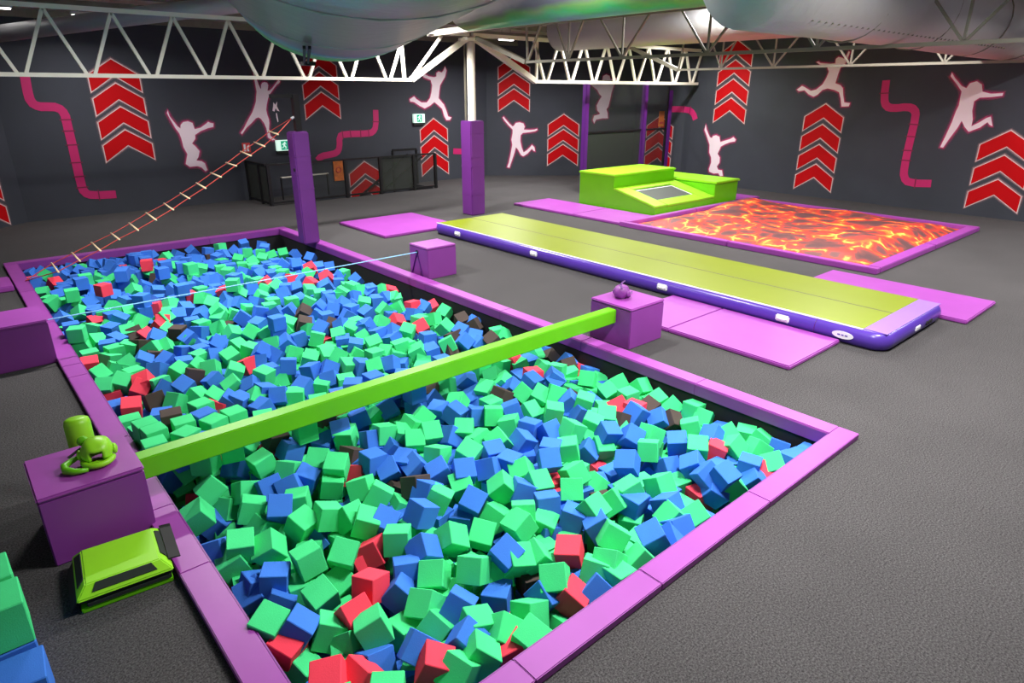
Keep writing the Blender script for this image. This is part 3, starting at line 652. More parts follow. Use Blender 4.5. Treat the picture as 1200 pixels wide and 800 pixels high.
CUBES = [
1194,2472,-49,1,-24,-56,78,0, 1507,1961,-49,23,-40,20,85,0, 775,2810,-1,6,-29,93,18,0, 1303,2061,-49,-31,-19,7,-92,2, 1165,3192,-41,-12,-71,-67,3,0,
1349,2773,-66,2,-55,-81,17,2, 1854,2458,-24,8,-48,-81,28,0, 1130,2974,-149,4,-65,-72,-20,0, 1373,1954,-56,-35,71,-56,21,0, 888,2718,-38,-29,37,87,2,1,
1030,3456,-40,28,21,92,12,0, 799,4074,-37,16,77,57,20,0, 1680,2610,-71,-21,-36,-86,-26,0, 1514,2466,-92,34,-25,90,-3,0, 866,2311,-35,-16,48,-85,1,2,
1947,2803,-59,45,31,82,10,0, 965,3220,-95,56,-33,66,36,1, 1036,2669,-117,-61,71,-32,1,0, 809,2691,-92,-12,50,84,10,2, 2189,1979,-98,-67,47,-53,18,2,
1933,3128,-35,21,-13,-68,-67,1, 2337,2597,-30,20,67,70,11,0, 2424,2227,-63,-3,-93,-31,-14,2, 1002,4488,112,-64,-28,64,-28,0, 1295,3562,-54,17,-55,-79,-12,0,
2876,1937,-14,20,-47,83,-17,1, 886,3519,10,-12,97,-17,-4,0, 1774,1873,-49,-61,-4,19,-76,0, 1482,2671,-123,42,-76,-2,-48,1, 1374,3143,-81,1,40,86,30,0,
1934,2337,-193,3,45,88,1,1, 1666,2991,-33,-57,74,-26,21,0, 2161,2086,-27,-26,86,-34,24,0, 1644,2327,-79,-11,90,29,-28,1, 1743,2818,-49,17,-25,-43,-84,1,
1606,3271,-28,-72,58,-33,11,0, 2068,2421,-4,-9,60,72,30,1, 2689,2106,-16,-53,67,-49,7,0, 1927,2049,-114,-2,-64,-69,29,0, 1443,3499,-26,8,-73,-64,17,0,
2157,2759,-107,-4,-42,-84,-30,0, 1488,2323,-137,-5,-37,-22,89,0, 2526,2988,-25,74,-49,44,9,0, 1315,2228,-83,-35,86,24,24,1, 827,3510,-79,-69,67,6,21,0,
1370,4429,-32,46,-40,-58,-52,0, 1002,2279,-95,-6,-38,-7,91,2, 1715,2024,-81,-35,84,-33,-23,0, 775,4894,112,-50,51,48,-49,0, 846,3286,-178,-2,-74,-58,-30,1,
1229,3760,-10,-33,91,-22,-1,1, 1092,3898,-27,-63,72,-25,0,0, 1538,3080,-116,-14,39,44,-78,2, 1738,4456,112,71,0,0,69,0, 3781,2006,16,12,-71,-64,-21,1,
900,4667,112,-53,-53,46,46,1, 1206,4542,112,-69,69,-9,9,0, 3416,2591,1,-19,81,-47,25,1, 1131,2359,-158,-29,57,-63,-42,1, 1174,2629,-62,-34,93,4,0,2,
1525,2100,-71,-48,39,-19,-75,1, 837,2612,-205,36,-37,42,73,0, 973,4372,-52,-54,78,19,21,0, 1737,3936,26,3,35,90,20,0, 2310,3051,-76,-1,50,79,33,1,
2117,2370,-40,-6,-19,-48,-84,0, 3431,2297,-54,65,-16,69,-24,0, 2699,2458,-73,-60,61,-42,27,1, 2002,3882,-14,4,-68,-72,5,1, 1547,4600,58,65,-41,-35,-52,3,
3120,2290,-60,-5,66,74,3,1, 1639,2147,-81,0,-17,-67,-71,0, 1385,2476,-204,-4,66,73,-4,0, 2791,2371,0,63,-35,62,-29,0, 1831,3506,-49,-18,41,-28,-84,0,
3004,3007,-2,32,-46,80,16,1, 1613,4475,-27,-14,66,71,-14,1, 1964,4614,112,80,0,0,-58,3, 1674,3901,-83,-71,64,-24,12,0, 2644,2651,-43,-57,76,-20,18,1,
1225,4976,112,-41,58,-40,-56,0, 2763,4468,112,0,99,0,0,1, 1782,3653,-40,-46,80,-21,31,0, 1585,2762,-87,8,83,51,-15,1, 2856,2626,-5,-39,83,-33,19,0,
2132,3207,-58,-14,90,33,-19,0, 1393,5013,111,46,-46,-53,53,0, 3701,3021,-35,-80,55,-18,7,1, 3104,3421,-61,-77,57,-20,-16,1, 2325,1903,-90,59,-2,-46,65,1,
1087,2537,-159,27,-41,-27,82,0, 2450,3337,-27,-22,5,29,-92,1, 2325,3473,-49,15,-22,-5,95,1, 3975,2540,-24,3,92,34,12,1, 1561,3418,-49,11,-14,36,-90,0,
1307,3111,-229,-34,-50,-29,-73,0, 2678,1873,-56,24,89,-21,31,0, 2464,1883,-59,-5,3,69,71,0, 3759,2654,-49,-48,-3,-16,-85,0, 2384,2897,-154,-11,94,17,-24,0,
1557,4072,-67,-14,37,90,10,1, 2409,2001,-58,44,-22,-48,71,0, 2754,2865,-31,-22,76,58,16,0, 3746,2043,-116,-78,40,-42,19,1, 2492,1967,-28,58,13,37,70,0,
2639,4672,112,70,-70,4,-4,1, 3826,2286,-49,11,-52,-56,62,1, 1229,4591,-89,-24,-38,-82,-32,1, 3817,2873,-49,5,31,-38,-86,1, 2082,3783,-87,2,76,56,30,1,
2235,2332,-69,34,-14,59,70,0, 3293,3081,-49,29,-23,58,-71,0, 3057,2791,-45,-14,-60,73,-26,0, 2644,3273,-49,31,-39,-36,77,1, 3483,3226,-11,15,65,-71,-18,0,
3753,2121,-20,37,49,13,77,1, 2532,2575,-109,-27,3,-16,94,0, 4427,2300,-122,45,-86,-9,-16,0, 775,3634,-49,-5,67,-44,-58,1, 2600,3475,7,5,-54,-79,-24,0,
1703,3219,-49,38,-57,-3,-71,1, 2397,4897,113,62,33,-62,32,1, 2580,3966,-18,35,-92,14,-1,0, 2740,2272,-49,14,-54,-50,-65,1, 2626,2883,-49,-46,20,-10,85,1,
2955,4131,-31,-62,51,-53,24,1, 2051,4401,-38,-69,60,-22,32,0, 1033,4266,-183,40,-26,-41,76,0, 793,4797,-110,-60,-19,-29,-71,1, 1371,3806,-49,-16,21,64,-71,0,
2093,2090,-112,-11,12,49,85,1, 3343,1918,-85,-50,-27,17,80,0, 2234,3649,-49,61,-23,35,-66,1, 1160,4199,-79,-47,85,-8,-17,0, 3022,2387,-49,12,67,45,56,0,
3997,2372,0,15,-86,45,-9,0, 3163,2357,-15,21,81,53,2,0, 2296,4639,-32,-63,48,-48,-35,1, 2439,3977,-49,1,-61,36,-69,0, 1033,2061,-45,63,-30,62,31,0,
3269,2109,-55,33,-61,61,35,1, 4122,3075,-16,-29,-67,-55,-38,1, 998,4904,112,-52,0,0,-84,0, 946,3143,-190,-25,-28,-3,-91,1, 3184,2014,-61,-51,-22,32,75,0,
1373,4773,1,52,63,-55,-8,0, 4106,1990,-33,17,-2,3,-98,1, 3132,1924,-70,-11,8,43,-88,1, 2131,4724,111,0,71,-69,0,2, 2296,4210,-22,41,-47,62,46,0,
1107,3802,-120,-55,-27,-19,-75,0, 3507,3077,-160,-20,-13,36,89,1, 845,6039,-9,-16,97,-13,-3,2, 2419,3630,-17,4,-56,-79,18,0, 1696,4153,-10,-31,87,-35,8,0,
2609,4906,112,70,70,0,1,1, 1687,1922,-117,-41,35,-47,68,2, 3640,3601,-49,-36,-7,5,-92,0, 827,5110,112,-47,-51,47,-52,0, 1093,4716,112,65,-65,26,-26,1,
2724,3858,-64,-11,-41,17,88,1, 2791,3067,-49,-22,37,40,80,0, 2093,3435,-49,13,-15,-21,-95,3, 1292,4104,-49,-35,60,-31,63,1, 794,8123,112,-14,14,69,-69,0,
2387,3282,-92,-1,-55,26,-78,0, 3813,2497,-165,-65,-18,62,36,1, 920,6758,-35,7,-33,-89,-28,0, 3459,4635,-35,-80,47,-32,-11,1, 1407,4013,-49,67,14,-47,54,1,
2572,4609,-49,-19,15,-38,-88,1, 3370,3377,-49,26,-62,29,-66,1, 1199,5996,-49,-23,-44,-8,85,0, 4312,1901,-60,-44,-5,-50,-73,0, 2805,3418,-49,57,10,7,-80,1,
1490,4216,-49,-14,53,-46,-68,0, 3168,3866,-18,4,87,45,-13,0, 4044,1911,-89,32,22,-32,-85,1, 2074,5436,-68,-34,-58,-36,63,0, 1051,6153,-49,-65,18,-12,-71,3,
1090,3166,-200,70,-70,6,-6,0, 2196,4234,-49,14,61,-17,-74,1, 3195,3677,-49,-43,9,-12,-88,0, 4264,2928,-71,40,-37,-8,82,1, 2113,3330,-49,12,-24,-6,-95,1,
3643,3023,-150,-82,50,-16,17,0, 4549,2157,-132,-43,28,-19,83,0, 875,3306,-157,-13,-14,66,-71,1, 2792,3215,-44,0,98,14,0,1, 1979,5931,1,-4,85,-49,-10,0,
925,4225,-242,38,-35,-85,1,1, 4301,2381,-148,-42,50,-34,-66,2, 4552,3752,-192,2,73,59,30,0, 2828,3834,-29,-20,90,-35,7,0, 1946,5493,-49,-9,51,-44,72,1,
3508,3773,-67,61,-35,64,-27,0, 3964,2791,-49,-28,-12,60,-73,0, 2241,3080,-216,31,61,-32,64,1, 802,5269,111,46,53,-47,52,0, 4398,2690,-97,9,-68,-34,-63,0,
2185,2304,-200,69,-69,12,-12,3, 1793,4996,-31,-22,-60,47,59,0, 2593,7060,112,-99,0,0,-3,1, 1347,6290,-49,-34,-40,-37,-76,1, 2199,5522,-39,4,-30,63,71,1,
4519,4000,-124,2,35,-60,71,0, 2429,5853,-49,-17,14,-60,76,1, 4840,2962,-178,-99,0,-7,0,0, 1003,5314,111,-45,-54,-44,54,3, 3969,3544,-35,-12,94,29,-1,0,
3856,1987,-77,58,-65,-6,-46,0, 3281,3528,-49,14,61,14,-75,1, 1030,6583,-78,-69,4,-47,-53,2, 3709,3212,-29,10,-50,-84,-11,0, 3207,2723,-169,52,-5,-47,-70,0,
4347,2864,-86,30,44,-26,-80,3, 4418,2494,-104,54,-42,20,-68,1, 1761,5443,-89,-60,14,9,-77,1, 775,6769,-49,4,-61,36,-69,0, 1939,6761,-49,-1,15,-54,-81,0,
3114,5467,-46,44,0,35,81,1, 2920,3499,-24,-34,57,-72,12,0, 3933,4209,-49,31,57,45,59,1, 1631,5621,-49,-23,-43,-59,-63,1, 1035,5106,112,70,70,-2,-2,0,
2214,3766,-49,-17,58,17,77,1, 2885,4283,-49,25,8,3,-95,1, 4352,5316,-48,29,-61,71,-12,3, 3115,4013,-63,-21,-9,-12,-95,1, 3783,3930,-49,-50,-5,34,-78,0,
1645,9024,112,29,-29,-64,64,1, 3481,4345,-49,12,-50,-11,-84,0, 1603,6229,-49,-2,-52,-15,-83,1, 3710,2134,-200,-43,-55,-43,55,2, 2040,4452,-14,-22,94,-18,11,1,
2437,2666,-26,10,88,41,-18,0, 3040,1907,-96,-31,46,4,-82,1, 1412,6699,-49,-42,47,-17,-75,0, 1920,4536,-86,9,57,-50,63,1, 3898,3655,-49,0,-49,-55,66,1,
1239,5341,112,-7,8,-69,70,0, 3390,3872,-49,28,58,-9,74,1, 4083,5488,-50,-17,-46,-24,-83,1, 4829,3574,-163,-31,69,61,21,0, 3701,4061,-49,61,-8,-46,62,0,
1682,6572,-49,-27,0,-33,-89,0, 870,4782,-213,17,-61,-72,-25,0, 1258,6868,-49,34,-25,-18,-87,1, 786,7139,-49,-46,35,-14,-79,0, 1834,6334,-49,-19,-54,-54,60,0,
2276,6050,-11,-61,74,-20,9,1, 3883,3203,-19,-20,88,-41,8,0, 3079,2267,-200,0,-51,-85,0,0, 3739,4752,-44,1,70,-1,70,0, 1374,9859,112,-38,-38,-59,-59,2,
1709,6007,-49,36,-32,-55,-67,0, 4829,2843,-215,24,-37,55,70,0, 2679,4229,-22,-47,72,-47,-15,0, 2210,7470,-49,68,-1,35,-63,0, 3217,4631,-24,-47,1,-25,-84,0,
2758,5712,-49,46,49,-36,-63,0, 3429,2740,-200,4,-4,-70,70,1, 811,10041,-5,46,-29,-63,-53,0, 3881,3818,-21,-54,73,-39,8,0, 2428,4643,-77,-1,-28,-10,95,0,
4494,3455,-118,12,-5,1,98,0, 2455,5483,-35,37,-25,-28,-84,1, 779,5773,-44,-48,-51,-47,52,0, 2070,1917,-231,10,96,-7,-23,0, 2438,4152,-64,-20,-13,13,-95,0,
1494,6490,-49,6,18,11,97,3, 4234,6071,-66,24,3,40,-87,0, 3499,4148,-49,-6,25,-1,96,3, 1208,7240,-49,55,-7,32,-76,1, 2382,7368,-49,63,4,-47,-60,0,
2482,6409,-49,-59,30,-4,73,0, 3789,6198,-49,34,-53,-9,-76,0, 3700,2329,-200,55,55,44,44,0, 3292,4047,-44,-50,-50,49,49,0, 2202,6535,12,33,86,0,-37,1,
3113,4307,-49,-49,-16,-45,-71,0, 775,7474,-49,-4,-5,-62,-77,2, 1366,5968,-49,-11,-55,-57,-58,0, 3162,3149,-44,0,46,88,0,1, 2021,2433,-151,49,-36,-19,-76,0,
2726,6793,-49,8,-8,11,98,1, 2166,9178,112,-48,48,51,-51,1, 969,7589,-81,-10,47,86,-9,0, 2959,5502,-49,-13,-59,51,60,0, 2865,5619,-49,-5,59,0,-79,1,
1951,3436,-174,-9,45,-5,-88,0, 1016,9850,111,51,51,48,48,0, 1205,5151,107,76,0,-3,-64,1, 1742,7922,-49,-42,1,-2,90,3, 2370,5475,-74,-29,-30,-59,-68,0,
1591,4952,-44,0,23,96,0,1, 3913,3546,-120,-12,-23,11,-95,1, 2847,3646,-49,-7,-12,-54,82,0, 1080,6638,-34,-3,52,-24,81,2, 1831,5870,-49,-24,31,17,-89,1,
2555,6150,-49,15,30,51,78,0, 3280,4906,-44,14,-14,69,-69,0, 3636,5491,-49,13,1,64,74,1, 4829,2415,-215,-39,-38,-57,-60,0, 1020,9472,-49,44,47,-9,-75,0,
805,9333,-49,-28,24,-56,-73,1, 2874,6665,-49,47,23,-54,-64,0, 1402,7072,-49,-46,-31,-39,-72,1, 3501,5536,-27,-38,-3,-64,-65,0, 1370,3529,-197,-40,7,40,81,1,
1959,4138,-80,14,51,4,-83,3, 4762,3143,-191,-64,2,46,-59,0, 1210,10410,111,-73,0,0,67,1, 2766,8972,112,20,-67,20,67,0, 3387,5700,4,-55,50,-53,-38,0,
2301,4118,-127,-59,16,-34,70,1, 2520,8028,-68,19,35,54,-73,1, 3080,6957,-49,-29,41,-2,85,1, 2552,6767,-49,-53,-30,16,76,1, 2170,6802,-49,-34,54,-29,-70,0,
1991,6412,-49,-44,-45,32,-69,2, 3861,5487,-19,-46,-1,24,84,0, 1458,5804,-29,-5,-56,-48,66,0, 1044,7692,-44,70,-70,-7,7,0, 3722,4525,-49,-32,34,17,-86,0,
1768,7558,-30,11,-48,-1,-86,1, 1175,8507,-49,30,2,5,-94,1, 1963,7234,-49,9,37,35,84,1, 1908,3966,-131,-29,-53,-9,78,2, 1728,10501,112,-17,0,0,-97,1,
929,4724,-49,60,-7,-33,-71,0, 2550,4193,-41,-61,28,41,-60,0, 2319,6471,-49,-14,-37,-24,87,1, 3468,4934,-44,63,-63,-30,30,0, 2208,10269,112,47,52,-47,52,1,
4840,5697,-226,-48,-9,-44,74,0, 1195,6358,-49,-9,-35,-13,-91,1, 2572,5765,-49,16,43,-25,-84,1, 3292,6102,-54,62,20,4,-75,0, 3103,5764,-44,51,47,52,-48,0,
3988,4682,-48,-1,67,-2,-73,0, 2596,10261,112,-70,6,-70,-7,0, 4829,2276,-204,55,9,79,18,0, 4142,4111,-43,-9,-50,-49,69,1, 3830,5838,-49,-63,4,0,76,1,
1330,8878,-49,47,-10,24,-83,1, 2161,8430,-49,45,9,54,69,1, 1935,8571,-49,13,-67,27,-67,1, 3761,7102,-49,-3,-21,-6,96,1, 1931,7759,-49,-20,59,-40,-66,1,
2149,7762,-49,-15,64,52,53,0, 4797,3838,-202,-55,14,29,76,0, 1486,3093,-187,4,7,48,-86,2, 4822,2108,-210,28,-2,-65,-69,1, 1497,7902,-49,36,-45,-11,80,1,
820,8137,-49,-51,-5,22,82,0, 4782,3319,-197,33,-38,-46,-72,0, 1499,8628,-49,-13,-41,16,88,0, 1371,7472,-30,-36,-47,3,-79,0, 1059,7231,-40,43,30,-37,75,0,
1769,5603,-54,22,28,-36,85,0, 782,4873,-44,5,70,-5,70,0, 781,6161,-44,0,71,69,1,1, 2753,8030,-49,-5,-14,-3,-98,1, 963,8186,-49,-7,55,27,-77,0,
2812,6004,-49,-55,-1,52,64,0, 3679,4204,-49,33,4,42,-83,1, 4429,3156,-103,-21,12,-61,-74,3, 3174,7665,-49,23,24,-29,89,3, 3995,6216,-49,20,-47,28,-80,2,
4332,6459,-83,19,-9,-18,-95,0, 2105,3183,-200,-98,0,0,-11,1, 4678,4718,-167,-7,-47,-27,-82,3, 4200,3315,-84,5,39,-31,86,2, 3283,5123,-44,0,39,-91,0,0,
3534,5129,-44,0,99,-3,0,1, 3745,4937,-44,-67,-19,-67,19,0, 3706,6666,-49,-6,-33,-19,-91,0, 1187,7735,-49,-20,57,-18,-77,0, 1803,6880,-49,-56,16,-31,-73,1,
2547,7568,-49,28,58,-44,61,1, 3134,6256,-85,-24,60,-13,-74,1, 4829,6910,-215,-44,16,57,66,0, 2414,2454,-200,-70,-70,3,3,0, 1650,5108,-44,0,98,-15,0,0,
4527,1878,-115,0,98,0,-11,1, 4236,5431,-98,-20,-21,-63,70,1, 1608,7206,-49,-60,-3,-13,-78,1, 1262,2352,-356,54,-54,-45,45,1, 2488,4727,-44,-50,-49,50,-49,0,
4516,4788,-102,16,-7,-37,-90,0, 2961,7191,-30,-3,-24,-55,-79,3, 3321,6700,-49,6,68,35,-62,0, 814,6703,-155,42,-47,46,-61,2, 2165,6024,-147,-24,55,-35,71,0,
3042,4645,-31,32,25,3,-90,3, 1776,10122,-49,-8,33,-27,89,0, 1496,7510,-49,23,-11,40,87,0, 3713,4367,-49,5,-58,-53,60,0, 2719,6087,-49,-57,32,-48,-58,0,
2783,4484,-44,-31,0,0,94,1, 2160,10925,112,-16,0,0,-98,2, 2536,2537,-176,-9,-14,-9,-97,1, 3954,3124,-51,40,30,55,-66,3, 2328,8283,-91,35,23,46,77,0,
1133,8083,-49,12,57,36,-72,1, 3545,6134,-76,-13,-13,14,96,1, 1211,9893,-49,56,17,-36,71,1, 3875,6573,-49,51,-20,45,69,2, 3049,7831,-49,-5,43,57,-68,1,
954,7216,-65,5,52,-6,-84,0, 1550,5691,-49,-42,12,-34,82,1, 1195,6502,-55,12,98,6,4,0, 4067,4862,-53,-3,4,0,99,0, 1979,9108,-49,40,51,-11,-74,0,
2389,9127,-49,-43,-7,-22,-86,0, 1868,5646,-35,64,10,11,74,1, 4761,6432,-191,7,-13,-24,95,3, 1635,9002,-44,0,99,7,0,1, 4345,4270,-79,-69,-68,-21,-8,0,
3850,5455,-108,-56,14,-32,-74,3, 4122,4089,-76,-3,14,-44,-88,1, 4549,2442,-116,-16,47,-31,80,0, 1385,9442,-49,49,-24,-26,78,0, 2347,8351,-27,-3,-40,13,-89,0,
2073,8790,-49,-7,58,18,-78,1, 3582,8772,-49,-54,-30,-3,77,1, 3479,6620,-24,28,-4,57,-76,1, 3137,6546,-120,-40,35,-59,60,1, 4268,5794,-53,-14,-23,-14,94,1,
1501,3388,-200,14,0,0,-98,0, 2796,4638,112,0,-3,-99,0,0, 2662,8480,-25,37,17,59,-68,1, 2011,9850,-49,-67,-1,-16,71,1, 3153,6674,-81,23,51,-56,-59,0,
4594,7069,-143,-43,-34,-32,-76,1, 3414,4442,-131,60,-20,53,-55,1, 2993,4560,-83,26,9,55,-78,1, 1500,9113,-49,-65,-20,-21,68,0, 1019,8691,-62,-43,17,-5,88,0,
1292,7729,-49,50,4,16,84,3, 2099,6988,-49,-43,41,-29,-74,0, 3474,6319,-46,-64,13,-6,-74,1, 1682,6915,-44,-18,0,0,97,0, 4282,4392,-74,10,-53,1,83,0,
4103,4572,-57,-44,42,-44,65,0, 4085,4651,-30,-56,27,-38,-67,2, 783,10775,-49,-53,-18,-6,81,0, 3951,8617,-53,-30,38,43,75,1, 3972,7009,-28,-59,26,-30,69,0,
2430,6829,-49,-26,2,-25,-92,0, 2115,6418,-49,48,40,30,-71,1, 3832,2632,-249,-36,57,-16,70,1, 2148,5094,-44,11,-69,11,69,0, 4107,7474,-56,2,7,70,70,1,
2836,9934,-49,15,-44,48,-73,1, 1361,8186,-57,57,-21,-35,-70,3, 4741,6158,-185,-14,45,45,-74,3, 1954,2606,-200,8,0,0,-99,0, 1022,7907,-44,-11,0,0,-98,1,
3219,8130,-44,52,46,-52,47,0, 994,11269,-50,-16,-6,44,87,2, 1106,9087,-95,13,4,-54,-82,2, 1750,8511,-20,31,-11,41,-84,0, 2398,8806,-49,-30,-9,33,-88,0,
4211,6711,-63,-10,18,10,96,1, 819,7710,-44,70,70,1,1,0, 4573,4335,-179,32,57,-49,-56,0, 938,4205,-330,28,54,-10,-77,0, 795,11351,-55,-39,10,45,-79,1,
3282,7248,-44,47,47,-52,-52,1, 4618,4382,-131,54,41,22,-69,3, 2680,8994,-77,4,-13,36,-91,1, 4169,10091,-58,-49,-37,-15,76,1, 4166,9054,-56,47,36,-11,-79,2,
3928,7483,-49,50,3,18,-84,0, 4180,7067,-59,-37,-50,12,-76,0, 3493,7504,-49,-20,-17,-24,-92,1, 1302,8249,-34,-54,37,37,64,0, 2543,7229,-49,-9,43,57,-68,0,
4466,7132,-112,-3,0,7,99,2, 3254,6776,-13,52,-10,36,76,1, 1009,5725,-44,69,13,69,-13,1, 3661,7327,-44,42,56,-42,56,1, 4397,4743,-147,64,8,4,-75,1,
3692,7627,-49,-37,43,5,-81,1, 2812,7310,-28,13,63,44,-61,0, 3617,6248,-35,-13,-28,34,-88,1, 3304,6416,-84,55,23,-34,71,0, 3072,6079,-130,-54,-19,43,68,0,
1052,6880,-44,-78,0,0,61,0, 2553,5349,-44,69,-69,10,-10,0, 4147,5143,-137,4,95,6,-27,0, 2134,11438,101,2,82,-56,2,1, 4001,4456,-120,-2,-2,59,79,1,
3693,8636,-87,-14,62,9,-76,0, 3372,7645,-29,5,-53,-54,64,1, 1576,6700,-49,-39,7,-39,82,0, 3090,3370,-200,67,67,-19,-19,1, 1771,11360,44,59,68,40,-12,1,
1555,9596,-49,30,-50,36,72,1, 984,12068,-97,7,-32,48,80,0, 2707,8364,-95,-41,44,-48,-62,0, 3065,9148,-49,-6,-4,-12,-98,1, 4737,10861,-184,45,-10,-37,79,1,
2890,7855,-49,32,-28,42,-79,1, 1735,2520,-200,0,-42,90,0,0, 3029,2928,-200,0,-97,18,0,2, 2015,7941,-44,-56,56,-42,42,0, 3029,5082,-44,0,89,43,0,1,
777,8321,112,2,-2,-70,70,1, 3521,2939,-313,4,-63,-14,75,2, 1153,11869,-86,64,-18,41,-61,1, 2307,10390,-49,46,38,-6,-79,0, 2876,8454,-49,0,32,-65,67,1,
1783,9099,-49,52,-1,-5,-84,2, 4574,8889,-138,19,-41,18,-86,1, 3236,5757,-49,-22,-47,49,-69,0, 1740,7098,-45,70,70,6,5,1, 3662,8222,-49,6,69,-15,69,0,
4334,11062,-84,-15,60,-29,72,0, 3618,7876,-49,-3,16,-36,91,1, 1296,3591,-200,0,76,-64,0,0, 1734,4043,-200,-56,56,-42,42,0, 2948,2086,-200,-45,-54,45,-54,0,
3063,2741,-200,-55,-43,55,-43,1, 1960,8117,-45,99,0,0,-7,1, 4037,4296,-51,-67,-10,-72,11,2, 4099,6417,-56,42,46,56,53,0, 2882,9233,112,-34,-34,-61,-61,1,
1491,10032,-49,-37,-56,12,72,1, 3072,10810,-49,35,-44,-2,-81,1, 4065,8011,-112,-14,14,27,93,1, 1444,8129,-87,-27,2,-30,90,2, 1675,3072,-199,71,-2,-69,2,0,
2345,10664,112,-51,-51,48,48,1, 3510,5493,-91,19,49,-32,-77,0, 4236,1921,-110,34,23,43,79,2, 2176,9845,-49,-8,-41,-55,71,1, 3468,9868,-49,14,8,36,-91,1,
3324,8648,-49,37,56,3,72,1, 3517,7148,-49,58,26,-36,-66,1, 1507,6846,-45,67,3,73,-2,1, 3084,4893,-44,-44,-54,44,-54,0, 4243,3187,-67,8,3,-69,-70,2,
2521,10431,112,70,70,-4,-4,1, 1142,9205,-22,9,-13,66,-72,1, 3011,8654,-49,52,39,-29,-69,0, 3272,9992,-23,-43,-5,62,64,1, 3385,9014,-49,-7,23,-50,-82,0,
2989,7117,-85,33,-19,-6,-91,0, 3392,8009,-49,-17,48,-19,-83,0, 787,4731,-356,0,61,-78,0,0, 810,12469,-122,-41,17,-56,69,1, 3233,12469,-122,0,30,17,-93,1,
3790,8794,-29,4,53,33,-77,2, 4190,8111,-66,34,-51,-38,68,0, 4266,5527,-57,-34,50,11,78,1, 2091,6079,-44,-48,-48,-51,-51,1, 938,9998,-106,-36,-25,-43,-78,1,
3235,9080,-82,-31,20,-10,91,0, 2833,9005,-49,-19,-29,26,-89,0, 3924,8104,-43,-38,-25,5,-88,0, 4651,9943,-159,50,42,24,-71,1, 4313,7588,-80,-54,-37,14,-73,1,
4319,4034,-228,1,98,1,-11,0, 1670,12469,-122,-33,49,23,-76,1, 939,10509,-49,1,-10,48,86,1, 2866,10723,-49,25,58,53,-55,0, 3523,10978,-49,24,41,-44,-75,0,
3860,10785,-49,18,25,49,80,0, 4153,12469,-129,-11,65,-13,73,1, 3116,10253,-49,-29,62,25,67,0, 4176,9624,-38,20,-26,-20,91,2, 4093,9576,-100,65,12,38,64,0,
2513,8284,-104,22,11,-67,68,0, 3580,9689,-49,-41,-52,48,56,1, 1682,8438,-96,-45,34,-17,-79,2, 3281,5539,-141,-37,-5,5,92,1, 1282,8998,-44,54,45,54,-45,1,
2463,9437,-45,0,98,10,-1,0, 941,4622,-294,-28,16,46,-81,2, 4503,10988,-120,-62,22,14,-73,1, 1697,8231,-111,40,-46,9,78,0, 4802,7147,-204,-61,20,-50,56,2,
1061,4715,-200,-74,0,0,66,0, 1793,2758,-200,-49,-50,-49,50,0, 2898,8082,-44,-6,0,0,-99,0, 3696,9270,-49,47,36,50,-62,2, 3972,10216,-49,-15,37,-9,-90,1,
4158,5775,-99,-5,-8,20,97,3, 3313,5688,-61,-58,2,-21,77,0, 3015,8265,-44,0,68,-72,0,0, 1294,10574,112,0,99,-1,0,0, 1327,2321,-374,-27,-40,-27,82,0,
2769,4693,-49,18,47,-8,-85,1, 3413,12174,-103,-3,9,2,99,1, 2565,9237,-49,-18,34,-23,88,1, 2554,9951,-49,16,25,-8,94,1, 4540,9238,-118,38,58,-42,57,0,
4159,8234,-40,-52,-10,3,-83,0, 1247,2946,-356,-69,0,0,71,0, 1047,2499,-200,-58,58,39,-39,0, 2835,2323,-200,61,34,61,-34,0, 3292,2174,-200,54,54,44,44,1,
3478,2142,-200,-70,2,70,2,0, 4840,4272,-250,20,15,6,96,1, 3768,11891,-87,-1,30,-18,-93,1, 3860,11463,-62,35,-48,55,-57,0, 2714,12138,-101,-30,-7,39,86,0,
3723,12469,-122,-10,10,-65,74,0, 3300,9229,-32,-40,8,-46,77,2, 4362,8082,-80,-2,2,8,-99,1, 1455,5706,-88,-17,-49,-30,79,2, 820,4287,-356,48,48,51,51,1,
1926,3203,-200,0,12,-98,0,0, 3497,2494,-200,45,45,-54,-54,0, 4299,8949,-152,-4,15,98,-1,1, 4840,4144,-305,33,8,25,-89,0, 3461,11468,-57,-34,24,-27,-86,1,
3044,11593,-69,58,-21,-2,-77,1, 2272,9292,-49,6,4,-67,-73,2, 2691,9127,-18,-20,51,36,74,2, 4159,2257,-217,-51,-47,48,52,1, 1749,10669,-44,49,50,49,-50,1,
2772,6203,-44,3,-70,-4,-70,0, 3085,10487,-44,9,0,0,99,0, 3246,9393,-44,0,77,-62,0,0, 1983,10968,-40,62,65,29,29,1, 3172,4590,-96,-18,-46,25,-82,0,
3650,10679,-49,-40,53,-23,70,0, 2543,8558,-78,-31,42,16,-83,1, 1709,8472,-56,3,12,28,94,2, 2685,9989,-49,-13,2,-53,82,1, 3836,9228,-49,50,41,23,71,1,
860,3409,-200,-8,69,-8,-70,0, 1245,3398,-200,67,21,67,-21,0, 2644,3202,-200,-70,-9,69,-9,1, 4681,1870,-149,-54,44,44,-54,1, 4840,1868,-173,2,2,-70,70,1,
1374,12426,-118,41,-30,-13,-84,1, 1404,12030,-95,39,9,43,-80,1, 4265,11734,-100,29,-63,10,70,1, 3345,11445,-71,22,-63,-10,-72,1, 4399,9802,-97,-1,64,-24,71,1,
3202,6952,-49,31,11,-34,87,3, 3300,7540,-88,-3,-42,-59,-67,1, 4578,8131,-139,38,55,-5,-73,0, 3437,6628,-57,-36,1,54,75,1, 4322,8076,-100,-23,52,-15,80,1,
1964,5392,-200,-46,-46,53,53,0, 2349,3406,-200,76,0,0,63,0, 4751,4504,-170,15,-47,-19,84,1, 1529,11240,-70,-8,-25,9,-95,0, 1643,10769,-23,10,-51,13,-83,0,
